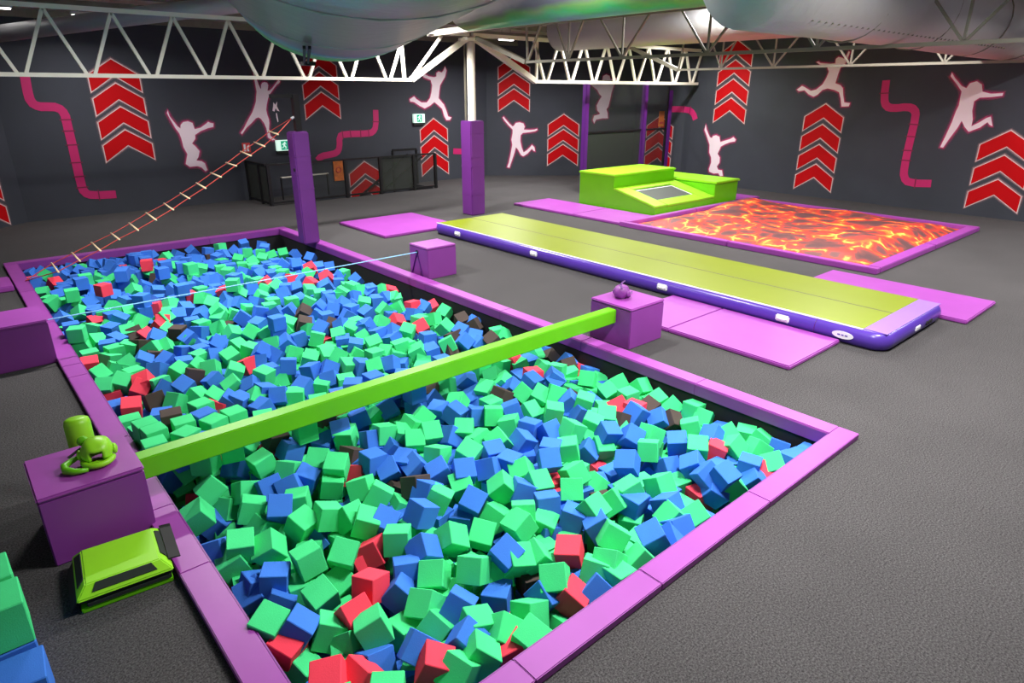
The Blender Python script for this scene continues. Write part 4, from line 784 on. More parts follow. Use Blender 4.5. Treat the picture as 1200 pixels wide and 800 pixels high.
2932,12310,-111,12,27,-66,68,1, 3161,8333,-49,31,10,-49,79,1, 2630,4496,-200,69,0,0,71,0, 806,5531,-44,0,65,74,0,0, 1944,10302,-65,19,-21,-61,-73,1,
4155,11099,-108,87,-43,-6,-17,0, 3654,3178,-130,-19,-57,44,65,0, 1652,11338,-46,9,-3,4,-98,1, 1864,10773,-49,-24,-5,-58,-76,0, 1753,7536,-85,-23,-34,-37,82,0,
4819,5785,-210,-53,-2,7,83,0, 4489,3941,-267,53,41,-46,-57,0, 3710,8066,-44,53,46,-53,46,1, 4373,2284,-252,-34,-43,48,66,1, 2804,2611,-103,42,-28,-7,85,1,
4465,9238,-134,-29,-35,-12,-87,1, 3346,8173,-49,-2,-11,-14,97,1, 4424,7549,-96,12,-43,-24,-85,0, 4443,7499,-118,12,60,-22,74,0, 2121,2967,-356,-26,-65,26,-65,0,
2578,3377,-200,-52,-51,47,47,0, 1027,10762,-44,-57,0,0,-81,1, 1822,7276,-67,87,2,-48,-2,1, 2519,4923,-46,85,-1,2,-50,0, 3246,10500,-44,-54,45,-54,-45,1,
3426,8813,-44,-36,60,36,60,1, 3417,10458,-44,0,79,60,0,0, 1894,4807,-40,-68,63,-18,-30,0, 2586,11140,-49,-28,60,19,-72,0, 3982,6954,-89,0,65,13,-73,1,
4685,8071,-168,-5,19,59,77,2, 2775,7271,-90,22,-30,32,-86,0, 2128,3605,-201,69,-10,69,10,3, 2185,5325,-200,0,-98,14,0,0, 3107,2542,-204,2,98,-8,-7,3,
2154,4711,-45,97,0,0,17,0, 2600,7091,-44,-3,-70,4,-70,1, 4252,4936,-103,36,40,60,57,1, 2338,11688,87,46,53,42,-56,1, 1333,10435,-49,-66,1,-34,-66,1,
2208,10915,-24,-44,-28,-31,-78,0, 2205,10692,-69,-13,57,-27,-75,3, 2508,10390,-102,-20,-48,-21,-82,1, 1360,7381,-86,-6,-9,-4,-98,3, 2066,3699,-227,7,-30,16,-93,3,
1703,4267,-356,-70,70,-7,7,0, 2324,2096,-200,-39,58,39,58,1, 4266,3549,-222,-4,86,49,-3,0, 1215,9179,-45,99,0,0,-2,0, 1167,9429,-46,11,0,0,98,1,
2551,3551,-120,43,68,53,-22,1, 3484,9155,-44,0,98,12,0,1, 4829,2641,-272,-1,62,76,-9,1, 1939,4622,-29,-65,14,-40,62,0, 1787,12441,-119,25,6,-27,-92,1,
1094,9994,-49,64,18,-50,-54,0, 3231,9911,-100,-5,44,21,-86,0, 3408,5611,-125,-9,-48,-24,83,0, 2428,6254,-200,-69,-69,-12,-12,0, 809,5291,-44,-37,36,60,-60,0,
2318,4910,-44,-69,0,0,71,1, 2349,5094,-45,43,55,43,-55,1, 2848,11445,-56,-65,70,-18,19,1, 3453,6811,-44,67,0,0,73,0, 3714,9603,-44,63,31,63,-31,0,
3978,11154,-48,16,-12,-68,69,0, 1090,12396,-118,1,77,62,-1,1, 1827,11962,-21,7,-68,-70,13,1, 1491,2940,-356,-70,-2,70,-2,1, 3415,4340,-168,4,89,-9,42,1,
1938,10116,-103,-57,72,-27,-25,1, 3507,10264,-44,99,0,0,-8,0, 1760,9215,42,0,91,8,39,1, 2200,11177,110,-1,0,0,-99,1, 1728,4733,-49,44,-15,-31,-82,0,
1468,3593,-356,0,-70,70,0,0, 2195,2306,-356,3,70,3,-70,1, 3924,2093,-356,-70,5,-70,-5,1, 1051,3374,-200,-57,41,-57,-41,0, 1676,5349,-200,68,0,0,-72,1,
4306,3773,-231,57,6,79,17,1, 801,10299,-44,31,-63,-31,-63,0, 803,11639,-67,-1,1,-68,72,1, 2095,9215,-44,3,70,3,-70,1, 2659,9422,-44,52,-47,52,47,1,
2610,10241,-44,0,97,-20,0,0, 1779,10649,112,40,-57,-40,-57,1, 975,12469,-122,-41,-11,49,-75,1, 2584,12441,-119,-9,-16,-28,93,1, 1043,2735,-200,-69,-69,11,11,1,
1022,6158,-200,0,87,47,0,1, 1904,3371,-200,62,0,0,77,1, 2394,6051,-200,-5,-5,-70,-70,1, 2596,2389,-200,19,67,19,-67,0, 2775,2101,-200,67,0,0,-72,0,
3033,6852,-200,70,-70,-3,3,2, 3258,2964,-200,-70,-6,70,-6,0, 4259,2910,-259,-54,-47,21,65,1, 1507,10718,-44,-5,-70,-5,70,0, 1902,9381,-44,-82,0,0,-56,1,
2406,9764,-44,69,0,0,-71,1, 3516,10077,-44,62,62,32,32,1, 3705,9860,-44,-47,52,-47,-52,0, 3741,10051,-44,-42,56,-42,-56,1, 3727,10245,-44,75,0,0,65,1,
4327,9687,-172,65,9,73,-12,1, 1481,11764,-75,-55,43,57,40,1, 2102,12193,-104,-51,22,-46,68,1, 2168,10454,-102,-23,41,-12,-86,1, 3010,2483,-356,-8,-9,70,69,0,
842,3616,-200,-56,0,0,82,2, 1397,4465,-200,62,32,62,-32,1, 3775,2829,-200,69,-69,-10,10,1, 3710,5103,-200,-99,0,0,-6,0, 1053,10942,-45,0,99,-4,0,1,
1861,8715,-44,-69,69,-9,10,0, 3257,3476,-205,-60,76,11,-14,1, 3498,5783,-44,51,-51,-48,48,0, 3902,10343,-44,-71,0,0,69,1, 1187,12053,-71,-58,-22,28,72,1,
3655,3025,-287,-40,-27,-12,-85,0, 4489,12469,-190,-33,-49,-34,72,1, 4829,6292,-215,-44,47,7,-75,1, 1920,2594,-356,-69,-69,-10,-10,0, 1232,3855,-202,-33,52,55,-54,0,
1920,2965,-200,10,69,10,-69,0, 2390,4681,-200,59,38,-59,37,1, 3753,3842,-200,0,0,70,-70,0, 3972,5563,-203,44,48,55,51,3, 792,5076,-44,0,-13,98,0,1,
1258,11341,-49,70,1,-70,5,1, 3588,9378,-57,-11,-16,5,97,1, 4291,6327,-230,-23,49,-72,-40,0, 4321,10701,-168,42,-55,54,-45,1, 1351,10191,-104,19,47,-2,85,1,
4840,4446,-259,-10,-47,-16,85,2, 4759,4892,-175,-19,53,-34,-74,1, 1673,10713,-98,-19,38,-33,-83,1, 3890,8110,-84,-19,19,66,-69,0, 4146,2759,-372,3,57,-81,-2,0,
2364,8118,-200,-54,0,0,-83,3, 3245,2736,-200,47,0,0,-87,1, 4507,4101,-271,-2,-11,0,-98,1, 926,10063,-45,-70,70,0,0,0, 3221,10730,-44,-70,70,3,-3,1,
3405,12098,-201,-49,-50,46,-53,3, 3862,11698,-123,-36,-64,-20,-64,1, 1166,11002,-49,-22,-37,58,68,1, 1241,10653,-49,43,28,-30,-79,1, 818,3223,-356,-70,-70,5,5,0,
1181,4850,-356,-14,-14,-69,-69,1, 2109,2733,-356,4,-4,70,-70,0, 1287,4633,-200,31,-31,63,-63,0, 1687,3629,-200,68,68,15,15,1, 1890,4477,-200,0,15,-98,0,1,
3050,3852,-200,-13,69,-13,-69,0, 3993,2810,-204,-52,49,47,-50,0, 4488,4284,-266,58,47,-40,-52,0, 1500,4649,-112,27,56,-25,-73,2, 4030,3529,-207,29,-61,31,66,0,
1465,12281,-112,71,68,7,7,0, 1853,10831,60,-15,-70,66,17,1, 3903,3088,-101,-24,-64,37,62,0, 2021,12469,-122,52,9,14,82,1, 2384,3000,-356,51,51,-48,-48,1,
790,10044,-200,-98,0,0,15,1, 1014,4495,-200,69,8,-70,8,0, 2131,5524,-200,54,-54,-45,45,1, 2639,2962,-200,-70,70,-2,2,0, 2855,6825,-200,-15,-68,-15,68,1,
3294,2524,-200,-55,-55,-43,-43,1, 3145,6469,-200,-42,56,42,56,0, 3280,8961,-200,-58,-40,-58,40,1, 4191,5542,-235,-10,72,9,67,1, 1451,11525,-60,2,70,-2,-70,1,
2814,10108,-44,-84,0,0,52,1, 2780,11634,-66,44,54,-41,57,1, 3241,10906,-44,69,69,11,11,0, 3868,7625,-108,2,29,-9,94,1, 1247,4641,-356,56,42,56,-42,1,
2379,2754,-356,1,70,-1,70,1, 3740,2103,-356,-66,0,0,-74,0, 1493,3222,-200,10,69,10,-69,0, 1702,7925,-200,-78,0,0,-61,0, 1899,8538,-200,15,66,-16,70,1,
3027,6608,-200,51,0,0,-85,0, 3769,3006,-200,0,71,69,0,0, 1185,8814,-99,-23,29,72,57,0, 2002,7344,-87,25,61,-19,-72,1, 2020,7525,-128,4,0,88,45,0,
3084,7385,-113,-63,31,23,66,1, 2167,11643,89,-68,71,-8,8,1, 2174,11901,29,52,-47,-54,-44,1, 1999,4014,-125,-5,62,20,75,1, 4840,3508,-269,-1,-11,56,81,0,
2207,2495,-356,97,0,0,21,0, 3310,2541,-356,-70,-1,-70,1,0, 1695,8790,-200,66,-66,23,-23,1, 2372,7258,-200,60,-36,60,36,1, 2652,3724,-200,68,68,-18,-18,1,
3445,1937,-200,0,0,-99,0,1, 3834,3674,-196,-60,-39,-58,38,1, 4829,4048,-335,49,42,-50,-56,1, 2815,5088,-44,51,-52,47,-48,0, 4336,8747,-181,-1,98,-14,-5,0,
2565,10431,-21,37,-11,-35,84,1, 781,3461,-356,-7,0,0,-99,0, 1064,4289,-356,-40,40,57,-57,1, 1337,3155,-356,-43,44,55,-55,0, 1702,4038,-356,0,-13,-98,0,0,
1007,9428,-200,7,70,-7,70,1, 1683,5580,-200,-8,-8,70,70,1, 1773,6622,-200,39,58,40,-58,1, 2437,3203,-255,67,22,29,63,0, 2838,6593,-200,-45,54,45,54,0,
4207,5353,-246,-6,0,70,-70,3, 4184,5967,-231,-55,-3,-2,-82,1, 798,8756,-44,-85,0,0,51,0, 2006,2409,-314,-72,52,-38,-22,0, 2654,11465,-57,99,-3,1,9,1,
1264,3408,-356,54,-54,-44,45,0, 1676,3004,-356,0,32,94,0,1, 1910,3996,-356,-91,0,0,-38,1, 2820,2281,-356,53,52,46,46,0, 857,2774,-200,-36,-36,-60,-60,1,
825,4902,-200,-70,70,-1,1,1, 1237,5933,-200,52,-47,-52,-47,0, 1457,2287,-200,54,0,0,-83,0, 1477,3553,-200,56,-42,-56,-42,1, 1728,4224,-200,4,-3,-70,70,0,
1675,4441,-200,94,0,0,-31,0, 1953,3817,-200,0,43,89,0,0, 1943,6826,-200,0,-22,97,0,0, 2374,2284,-200,-50,-50,-49,-49,0, 2255,9182,-200,73,0,0,-67,1,
2845,4675,-200,-3,3,70,-70,0, 2975,3107,-200,99,0,0,-1,1, 3452,4694,-200,16,0,0,98,1, 3472,5577,-200,70,-3,-70,-3,0, 3974,6178,-203,-2,84,52,-3,1,
777,11794,-86,1,1,-72,-68,2, 2558,11879,-118,44,-55,47,52,2, 3241,12101,-240,65,-27,-64,26,1, 3495,11661,-68,-10,-69,-6,70,1, 3886,8689,-121,-19,39,22,-86,1,
4111,10474,-193,-43,54,56,-44,1, 1992,12065,-160,-14,11,-88,42,1, 2153,11619,-71,13,22,-21,93,1, 1561,2748,-356,3,70,3,-70,1, 1972,5057,-334,-42,-54,-61,37,1,
1018,9218,-200,-65,-26,-65,26,0, 2130,2101,-200,64,27,64,-28,0, 2873,2755,-200,2,-70,2,70,2, 2853,4252,-200,15,-68,15,68,1, 3070,9207,-200,53,0,0,-84,1,
3530,2305,-200,-70,-3,-70,3,1, 3992,5321,-219,15,50,38,-75,0, 4258,6157,-314,-94,4,-29,-9,1, 4660,4029,-305,-8,-7,70,-70,0, 1421,10028,-191,-76,-2,30,56,1,
1593,9727,-65,-59,44,-40,53,1, 4156,11755,-183,-40,-53,-17,-72,1, 1511,4032,-356,66,-25,-65,-25,0, 2788,2542,-356,0,89,-43,0,1, 811,3800,-200,0,75,65,0,1,
1063,6374,-200,-33,-32,62,62,0, 1477,8999,-200,53,-46,-53,-46,0, 1908,3560,-200,12,69,12,-69,1, 1882,6380,-200,-46,53,-45,-53,1, 2217,2477,-200,59,38,-59,38,1,
2124,4500,-200,-14,-69,-13,68,1, 2378,3830,-199,69,71,-2,-10,0, 3062,4084,-200,-41,-57,41,-57,1, 3233,3895,-200,1,1,-70,-70,1, 3227,11616,-222,-70,-2,70,-6,1,
4008,9852,-206,50,-46,-49,52,0, 4157,6670,-217,76,3,3,63,3, 4121,7521,-214,-48,-54,45,-51,0, 775,8510,-44,-70,0,0,-70,1, 1154,10196,-97,-16,16,-16,-95,1,
1408,5349,-45,-5,5,70,-70,3, 1503,10546,-44,52,47,-52,47,1, 1427,11325,-48,-50,53,46,-49,1, 2375,11630,-66,97,-3,0,-19,1, 2830,9424,-45,2,-70,2,70,1,
4683,7687,-461,7,-70,-70,7,1, 1019,4910,-200,0,-16,98,0,3, 1208,4041,-208,57,-40,42,-57,0, 1503,1868,-200,0,71,69,0,1, 1496,6429,-200,0,99,5,0,0,
1944,4666,-200,8,0,0,-99,1, 2082,5898,-245,84,24,45,8,0, 2201,11189,-202,0,-14,98,0,1, 2403,7748,-200,-43,55,43,55,1, 2575,7475,-200,13,-13,-69,69,0,
2577,10962,-200,99,0,0,9,1, 3041,9011,-200,0,87,48,0,1, 3301,2359,-200,0,99,-10,0,1, 3292,5330,-200,-95,0,0,28,0, 3296,9813,-200,-98,0,0,11,1,
3275,11785,-239,-68,2,2,72,1, 3651,4067,-200,-84,0,0,-52,2, 3740,8548,-200,69,10,69,-10,1, 3723,11388,-208,2,75,65,-2,1, 4073,6393,-210,9,72,-8,67,1,
4163,10066,-217,-47,48,-51,-52,1, 4685,3565,-292,70,70,-4,2,0, 4661,4194,-305,-1,98,6,-11,0, 1707,9581,-44,-55,55,-43,43,1, 1982,11218,-46,51,-53,47,-47,1,
1966,11386,-52,-61,2,-2,-78,1, 1922,11559,-62,-48,-45,54,51,2, 2300,11474,-57,95,-3,-1,-28,1, 2704,4867,-44,46,52,47,-52,0, 3077,11967,-146,-6,4,99,-4,1,
3572,4270,-104,14,88,-14,41,1, 4143,3923,-187,-22,73,-49,39,3, 3994,11916,-143,-68,6,-71,9,1, 4247,7700,-118,-53,42,-57,-45,1, 4282,9186,-141,-68,25,63,23,1,
4217,9843,-96,-1,86,48,-3,1, 4252,10188,-120,4,-67,5,72,1, 4295,7496,-215,1,22,-6,-96,1, 786,3621,-356,-53,53,45,-45,2, 807,4532,-356,0,47,-87,0,1,
828,4895,-356,-44,-55,-43,55,0, 1069,3602,-356,-70,-70,-7,-6,0, 1254,2520,-356,99,0,0,-2,1, 1906,4241,-356,0,93,33,0,2, 2012,4854,-356,-62,0,0,-77,2,
2406,6202,-356,58,39,58,-39,0, 3515,6562,-356,10,-69,-10,-69,0, 3973,2784,-359,-73,2,67,2,0, 831,8307,-200,5,-70,-5,-70,0, 862,9846,-200,-53,0,0,84,0,
813,10270,-200,-68,18,-68,-18,1, 1085,3591,-200,-40,-57,-40,57,1, 1687,10491,-200,0,99,-6,0,1, 1755,10676,-200,99,0,0,4,1, 1999,7925,-201,15,-69,-14,-68,0,
2205,10913,-200,0,76,64,0,1, 2396,4486,-200,-68,-16,-68,16,0, 2356,6619,-200,69,11,-69,11,1, 2370,7480,-200,0,96,-24,0,0, 2586,2589,-200,0,59,79,0,3,
2957,3633,-200,-3,-70,-3,70,1, 3086,5324,-200,0,96,-24,0,1, 3042,6191,-200,15,-15,-68,68,0, 2996,7040,-200,0,8,-99,0,1, 3226,3126,-200,-70,-3,70,-3,0,
3453,7458,-200,49,49,-50,-50,1, 3675,3611,-200,13,-13,69,-69,0, 3720,6034,-200,-9,-9,-69,-69,0, 4270,2697,-240,-95,-10,-23,-8,0, 4277,9656,-293,80,2,6,58,3,
4205,10237,-245,52,-55,47,-43,1, 4476,3165,-263,67,-61,-20,34,1, 802,8321,-44,93,0,0,-34,1, 1027,11477,-110,82,24,5,-50,3, 1380,4969,-45,-45,-53,45,-54,1,
1601,12123,-211,-68,72,-6,7,0, 1601,10035,-116,29,-57,-71,26,1, 1712,11565,-62,17,16,70,66,1, 1894,5045,-153,86,28,-5,-39,0, 2179,11153,-45,-13,-13,-69,-69,0,
2351,11063,-45,-73,0,0,-67,1, 2867,9195,-44,-2,70,2,70,0, 2891,10899,-58,74,-64,7,7,1, 3033,9789,-44,0,-15,98,0,1, 3311,12451,-275,-51,-48,-49,50,1,
3585,2728,-200,52,52,47,47,1, 4325,11404,-181,2,76,3,63,1, 2455,11378,-73,-25,-48,-39,73,0, 1674,3863,-356,-68,-16,-68,16,1, 1927,2769,-356,-68,-15,68,-15,1,
1926,5534,-356,51,-48,51,48,1, 2383,3403,-356,-48,48,-51,51,1, 2623,2996,-356,1,0,0,99,1, 3658,1931,-356,48,48,51,51,0, 823,4294,-200,-14,14,69,-69,1,
817,7893,-200,-98,0,0,-16,0, 1022,3816,-200,0,72,-68,0,1, 1059,6630,-200,52,-52,47,-47,0, 1029,6804,-200,-44,44,-54,54,0, 994,7016,-200,-47,-47,52,52,1,
1230,4894,-201,-66,67,21,-22,0, 1707,6201,-201,-51,52,-47,47,1, 1634,10303,-200,-65,0,0,-75,1, 2075,9895,-200,15,0,0,98,1, 2090,3361,-200,-2,-3,70,70,0,
2146,4259,-200,-70,70,-1,1,0, 2145,8358,-200,68,-14,69,14,0, 2121,8775,-200,10,11,-69,-69,1, 2361,1868,-197,-6,-1,70,-69,0, 2395,2637,-200,-60,-60,-36,-36,0,
2367,4078,-200,0,99,6,-1,1, 2353,7927,-200,0,78,61,0,1, 2410,8303,-200,0,82,56,0,0, 2391,8997,-200,-69,69,-12,12,0, 2543,6398,-200,-12,-69,-12,69,0,
2560,8099,-200,-53,45,-53,-45,1, 2566,9015,-200,53,46,-53,46,1, 2814,2587,-200,-51,51,47,-48,1, 2829,10673,-200,-54,-54,-45,-45,1, 2959,6399,-200,-54,44,-55,-44,1,
3161,10021,-200,48,-48,51,-51,1, 3025,10249,-200,-45,-53,-45,53,1, 3038,10825,-200,-2,0,0,-99,1, 3278,4067,-200,-48,51,-48,-51,1, 3214,4273,-200,-70,70,7,-7,1,
3281,5566,-200,0,60,-78,0,0, 3288,6130,-200,0,-17,-98,0,1, 3247,6844,-200,28,0,0,-95,1, 3243,7424,-200,70,-3,-70,-3,0, 3464,3643,-200,-57,57,-41,41,1,
3462,4053,-200,-68,-15,-68,15,0, 3481,5248,-200,-7,70,6,70,1, 3528,6540,-200,-68,68,15,-15,0, 3527,8985,-200,0,75,-65,0,1, 3441,10839,-200,3,-70,3,70,1,
3506,11430,-210,-5,70,9,69,1, 3756,4706,-200,8,-8,-69,70,1, 3715,5492,-200,-69,-70,-10,-10,1, 3784,7674,-232,28,-63,-70,12,0, 3670,11616,-221,13,-69,18,68,3,
3883,2281,-200,0,-15,-98,0,1, 3914,6002,-200,-70,2,70,2,0, 4061,8766,-210,-3,67,-4,-73,1, 3928,10005,-200,0,99,3,0,1, 3844,11528,-216,-51,54,44,-47,1,
4231,2081,-234,-29,-55,-67,-39,0, 4680,2748,-310,8,8,-70,69,0, 818,2135,-44,98,0,0,-15,0, 1048,5520,-44,0,93,-33,0,1, 1069,10514,-45,-63,0,0,-76,1,
1328,10754,-44,68,0,0,-72,0, 1262,11113,-45,16,16,68,68,1, 1549,10943,-101,-12,-34,5,-92,1, 1790,4843,-169,-34,1,93,8,0, 2032,11002,-206,-9,98,11,-1,1,
3097,8475,-114,-23,58,-71,-30,1, 3403,9558,-123,-2,34,-17,91,1, 3673,5681,-131,-59,16,36,69,1, 4251,6567,-120,48,43,-51,-55,0, 4331,6990,-261,13,-13,-60,-76,1,
4431,5281,-254,-70,69,-3,-13,0, 4522,5549,-329,-8,72,67,-8,0, 4840,5791,-491,53,46,-46,-53,0, 4840,8103,-485,51,50,-48,49,1, 2768,12314,-135,59,-30,0,73,0,
802,2332,-356,-66,-24,66,-24,1, 778,2558,-356,1,70,-1,70,0, 811,3018,-356,0,-76,64,0,2, 821,3847,-356,0,65,-75,0,1, 816,5073,-356,-44,54,44,54,1,
807,7020,-356,16,-68,-16,-68,0, 1037,2074,-356,-69,-9,69,-9,1, 1008,2318,-356,-98,0,0,16,0, 1022,2573,-356,0,74,66,0,0, 1053,2772,-356,0,99,1,0,1,
1094,3195,-356,-8,-70,-8,69,0, 1087,3390,-356,-99,0,0,2,0, 1038,4012,-356,-63,-63,-30,-30,0, 1023,4904,-356,0,96,-26,0,1, 1031,6625,-356,0,98,-13,0,0,
1025,6830,-356,-70,70,-1,1,0, 1270,2051,-356,0,61,-78,0,0, 1253,2725,-356,59,59,37,37,1, 1298,3777,-348,-29,60,35,64,0, 1248,4220,-356,7,-7,70,-70,0,
1213,4453,-356,-47,47,52,-52,0, 1205,6660,-356,0,-71,69,0,1, 1463,2304,-356,-95,0,0,-28,0, 1514,3170,-356,70,2,70,-2,0, 1502,3398,-356,10,10,-69,-69,1,
1712,2282,-356,14,69,-14,69,1, 1746,2573,-356,0,-49,-86,0,0, 1742,2756,-356,-52,-47,-52,47,0, 1689,3226,-356,2,0,0,99,0, 1695,4469,-356,-20,-67,20,-67,1,
1723,4666,-356,-38,59,37,59,1, 1664,5804,-356,-70,70,-1,1,3, 1677,5988,-356,-5,70,5,70,0, 1888,2263,-356,36,-60,-36,-60,2, 1970,7248,-358,-45,-46,-54,-53,1,
2188,5566,-356,70,1,70,-1,0, 2324,1899,-356,46,-52,-46,-53,0, 2402,4924,-356,53,-53,-46,46,1, 2591,2769,-356,7,7,70,70,0, 2627,3182,-356,-67,21,67,21,0,
2907,3635,-356,-69,-13,-69,13,2, 2847,4860,-356,-57,-40,-57,40,0, 3045,2299,-356,-50,50,-49,49,0, 3059,2754,-356,-4,4,-70,70,0, 3308,2187,-356,1,-1,-70,70,2,
3290,2353,-356,4,70,4,-70,0, 3278,3365,-356,71,0,0,69,0, 3472,2926,-356,-5,-4,70,70,0, 3444,3172,-356,9,69,9,-69,0, 3471,6794,-356,8,70,8,-70,0,
3689,2575,-356,54,54,-44,-44,1, 3727,2798,-356,44,54,-44,54,1, 3645,3185,-356,37,-59,37,59,2, 3893,1905,-356,51,51,-48,-48,0, 3932,3586,-356,70,-70,5,1,2,
3929,5567,-356,-59,55,38,-43,1, 4100,1911,-369,45,-56,-42,-52,0, 4378,3386,-401,77,-7,-61,-6,0, 4599,2955,-451,16,60,19,-75,0, 809,2121,-200,-29,64,-29,-64,2,
791,2368,-200,11,11,-69,-69,1, 800,5307,-200,19,19,-67,-68,1, 782,5726,-200,-51,-51,48,48,1, 803,5957,-200,89,0,0,44,1, 814,6221,-200,-20,-67,20,-67,0,
837,6416,-200,-81,0,0,-58,1, 825,6852,-200,8,70,-8,70,1, 875,8115,-200,65,0,0,-75,0, 810,8521,-200,36,-60,-36,-60,1, 791,8770,-200,55,43,55,-43,0,
824,9381,-200,0,3,-99,0,1, 1017,1868,-200,51,-48,51,48,1, 1021,2101,-200,53,-46,53,46,3, 1021,2270,-200,69,-69,10,-10,2, 991,5725,-200,52,0,0,-84,3,
1030,5942,-200,39,-39,58,-58,0, 1010,9656,-200,0,97,-19,0,0, 1270,1925,-200,50,50,-49,-49,1, 1216,4223,-200,-69,0,0,-71,1, 1277,5742,-201,-67,67,-20,20,1,
1229,6828,-200,55,-44,55,43,0, 1252,7676,-200,70,0,0,-70,0, 1347,8790,-200,-8,70,-8,-70,0, 1546,2511,-201,-70,3,-70,-3,0, 1388,4275,-188,-1,98,3,11,1,
1454,4818,-200,0,75,-65,0,0, 1476,5542,-200,-53,-53,-45,-46,2, 1400,6695,-200,-11,12,68,-70,2, 1510,7475,-200,61,-34,61,34,1, 1451,8499,-200,-13,-13,-69,-69,0,
1443,9815,-200,-2,70,-2,-70,0, 1700,1900,-200,65,-65,27,-27,0, 1685,4680,-200,-99,0,0,-1,1, 1608,4942,-200,51,51,48,48,1, 1683,5117,-200,80,0,0,-59,1,
1669,5849,-200,53,45,53,-45,3, 1692,6422,-200,54,-54,45,-45,3, 1621,7727,-253,-32,61,-68,18,0, 1700,8384,-200,34,34,-61,-61,1, 1681,8583,-200,45,-54,-45,-54,0,
1660,8997,-200,-8,8,70,-69,0, 1932,4055,-200,-68,-68,18,18,0, 1941,4260,-200,54,54,-45,-45,0, 1957,5589,-200,4,-70,-4,-70,0, 1934,6211,-200,69,69,10,10,0,
1957,7189,-200,-6,69,-7,-70,0, 2015,7718,-200,-56,-42,56,-42,1, 1833,8941,-204,1,-64,3,-76,1, 1905,9124,-200,48,48,-51,-51,1, 1900,10883,-200,55,43,55,-44,1,
2157,4094,-200,-47,-48,-51,-51,1, 2150,4698,-200,0,51,-85,0,2, 2150,6237,-200,-9,8,69,-70,0, 2119,6420,-200,-46,-46,-52,-53,1, 2168,6584,-200,70,70,5,5,0,
2139,6881,-199,1,78,-61,1,0, 2177,7267,-200,-71,0,0,69,1, 2188,7431,-200,73,0,0,-67,1, 2177,7956,-200,48,-51,48,51,1, 2165,8159,-200,-50,-50,49,49,1,
2233,9806,-200,1,70,1,-70,0, 2260,10053,-200,-70,3,70,3,1, 2366,5515,-200,0,-57,81,0,3, 2327,5806,-201,-12,-69,-11,69,0, 2360,6412,-200,-47,-47,-52,-52,0,
2369,7075,-200,0,87,48,0,1, 2436,9400,-200,-68,-18,67,-18,1, 2388,10215,-200,-70,-70,7,7,1, 2383,10852,-200,53,0,0,84,1, 2649,2776,-200,0,-48,86,0,2,
2602,3906,-200,-58,-58,39,39,1, 2625,4682,-200,67,-67,20,-20,1, 2696,4852,-200,-53,-46,53,-46,0, 2679,5692,-212,46,-65,-30,-51,3, 2585,6575,-200,44,54,-44,54,0,
2572,7136,-200,55,43,-55,43,0, 2578,7305,-200,-40,40,-57,57,1, 2598,7665,-200,-1,0,0,-99,2, 2613,7857,-200,0,99,4,0,1, 2641,9194,-200,0,44,-89,-1,1,
2558,10693,-200,0,-42,90,0,1, 2597,11614,-221,2,71,-69,2,1, 2817,1877,-200,0,-60,78,0,0, 2842,2960,-201,0,98,-17,0,0, 2863,3803,-200,43,43,-55,-55,0,
2859,4054,-200,8,8,-70,-69,0, 2831,4485,-200,-53,53,-45,45,0, 2826,5542,-200,47,52,47,-52,0, 2798,5987,-200,-70,4,-70,-4,0, 2800,7058,-201,34,-61,34,61,0,
2822,7715,-200,-16,68,-16,-68,0, 2795,7906,-200,50,49,-50,49,1, 2808,9019,-200,45,-45,-54,54,1, 2788,10093,-200,50,-49,50,49,1, 3114,3625,-200,-70,70,3,-3,1,
3018,5568,-200,67,-20,67,20,0, 3072,8297,-200,42,56,42,-56,0, 3025,9395,-200,70,-4,-70,-4,1, 3009,9603,-200,-20,0,0,97,1, 3037,10636,-200,-52,52,-47,47,1,
3042,11431,-211,3,93,-35,1,0, 3287,1878,-200,-51,-52,47,47,1, 3335,3308,-200,34,-61,34,61,0, 3266,3709,-200,72,0,0,-68,1, 3207,4459,-200,49,49,-50,-50,2,
3258,7062,-200,66,66,22,22,3, 3252,8127,-200,68,-69,-15,14,1, 3222,8777,-200,0,23,96,0,1, 3214,9599,-200,-15,15,68,-68,1, 3246,11414,-210,12,-69,-16,-68,1,
3433,3148,-200,-72,0,0,-68,0, 3549,3832,-221,-34,-18,65,-64,1, 3503,6157,-200,6,6,-70,-70,0, 3361,6321,-297,-66,1,-43,60,0, 3460,7231,-200,15,-68,-15,-68,1,
3516,8162,-200,-61,35,61,35,1, 3479,10251,-200,-1,0,0,99,1, 3418,10662,-200,0,61,78,0,1, 3471,11819,-252,51,48,-51,-48,0, 3596,3236,-200,46,-46,-53,53,0,
3637,3423,-200,4,-70,4,70,2, 3735,4884,-200,-8,-69,8,-70,1, 3687,5310,-200,7,-7,-70,70,1, 3681,6207,-200,-50,-49,50,50,0, 3693,7495,-200,43,43,-56,-55,0,
3735,11153,-201,99,0,0,5,1, 3898,2110,-200,-7,70,-7,-70,0, 3999,2498,-205,-4,-10,-70,-69,2, 4007,3871,-284,-41,82,35,17,0, 4089,4100,-210,-7,73,6,66,0,
4005,5113,-235,-25,67,-61,31,0, 3837,5831,-200,-69,69,-9,9,1, 3986,6615,-204,51,43,55,-47,0, 3847,7254,-200,-69,69,9,-9,0, 3930,7459,-200,47,-47,-52,52,1,
3899,8063,-200,16,-68,16,68,1, 3892,9675,-200,0,-67,-73,0,0, 3991,11822,-253,-98,11,-1,13,0, 4074,1907,-209,9,-66,10,73,0, 4163,2523,-217,99,0,4,-9,0,
4181,3197,-218,-99,0,-4,1,0, 4319,4257,-233,52,-62,44,-36,0, 4258,6502,-281,51,-47,-48,52,1, 4226,7290,-260,45,-50,49,54,1, 4170,7883,-221,-50,-45,-54,48,1,
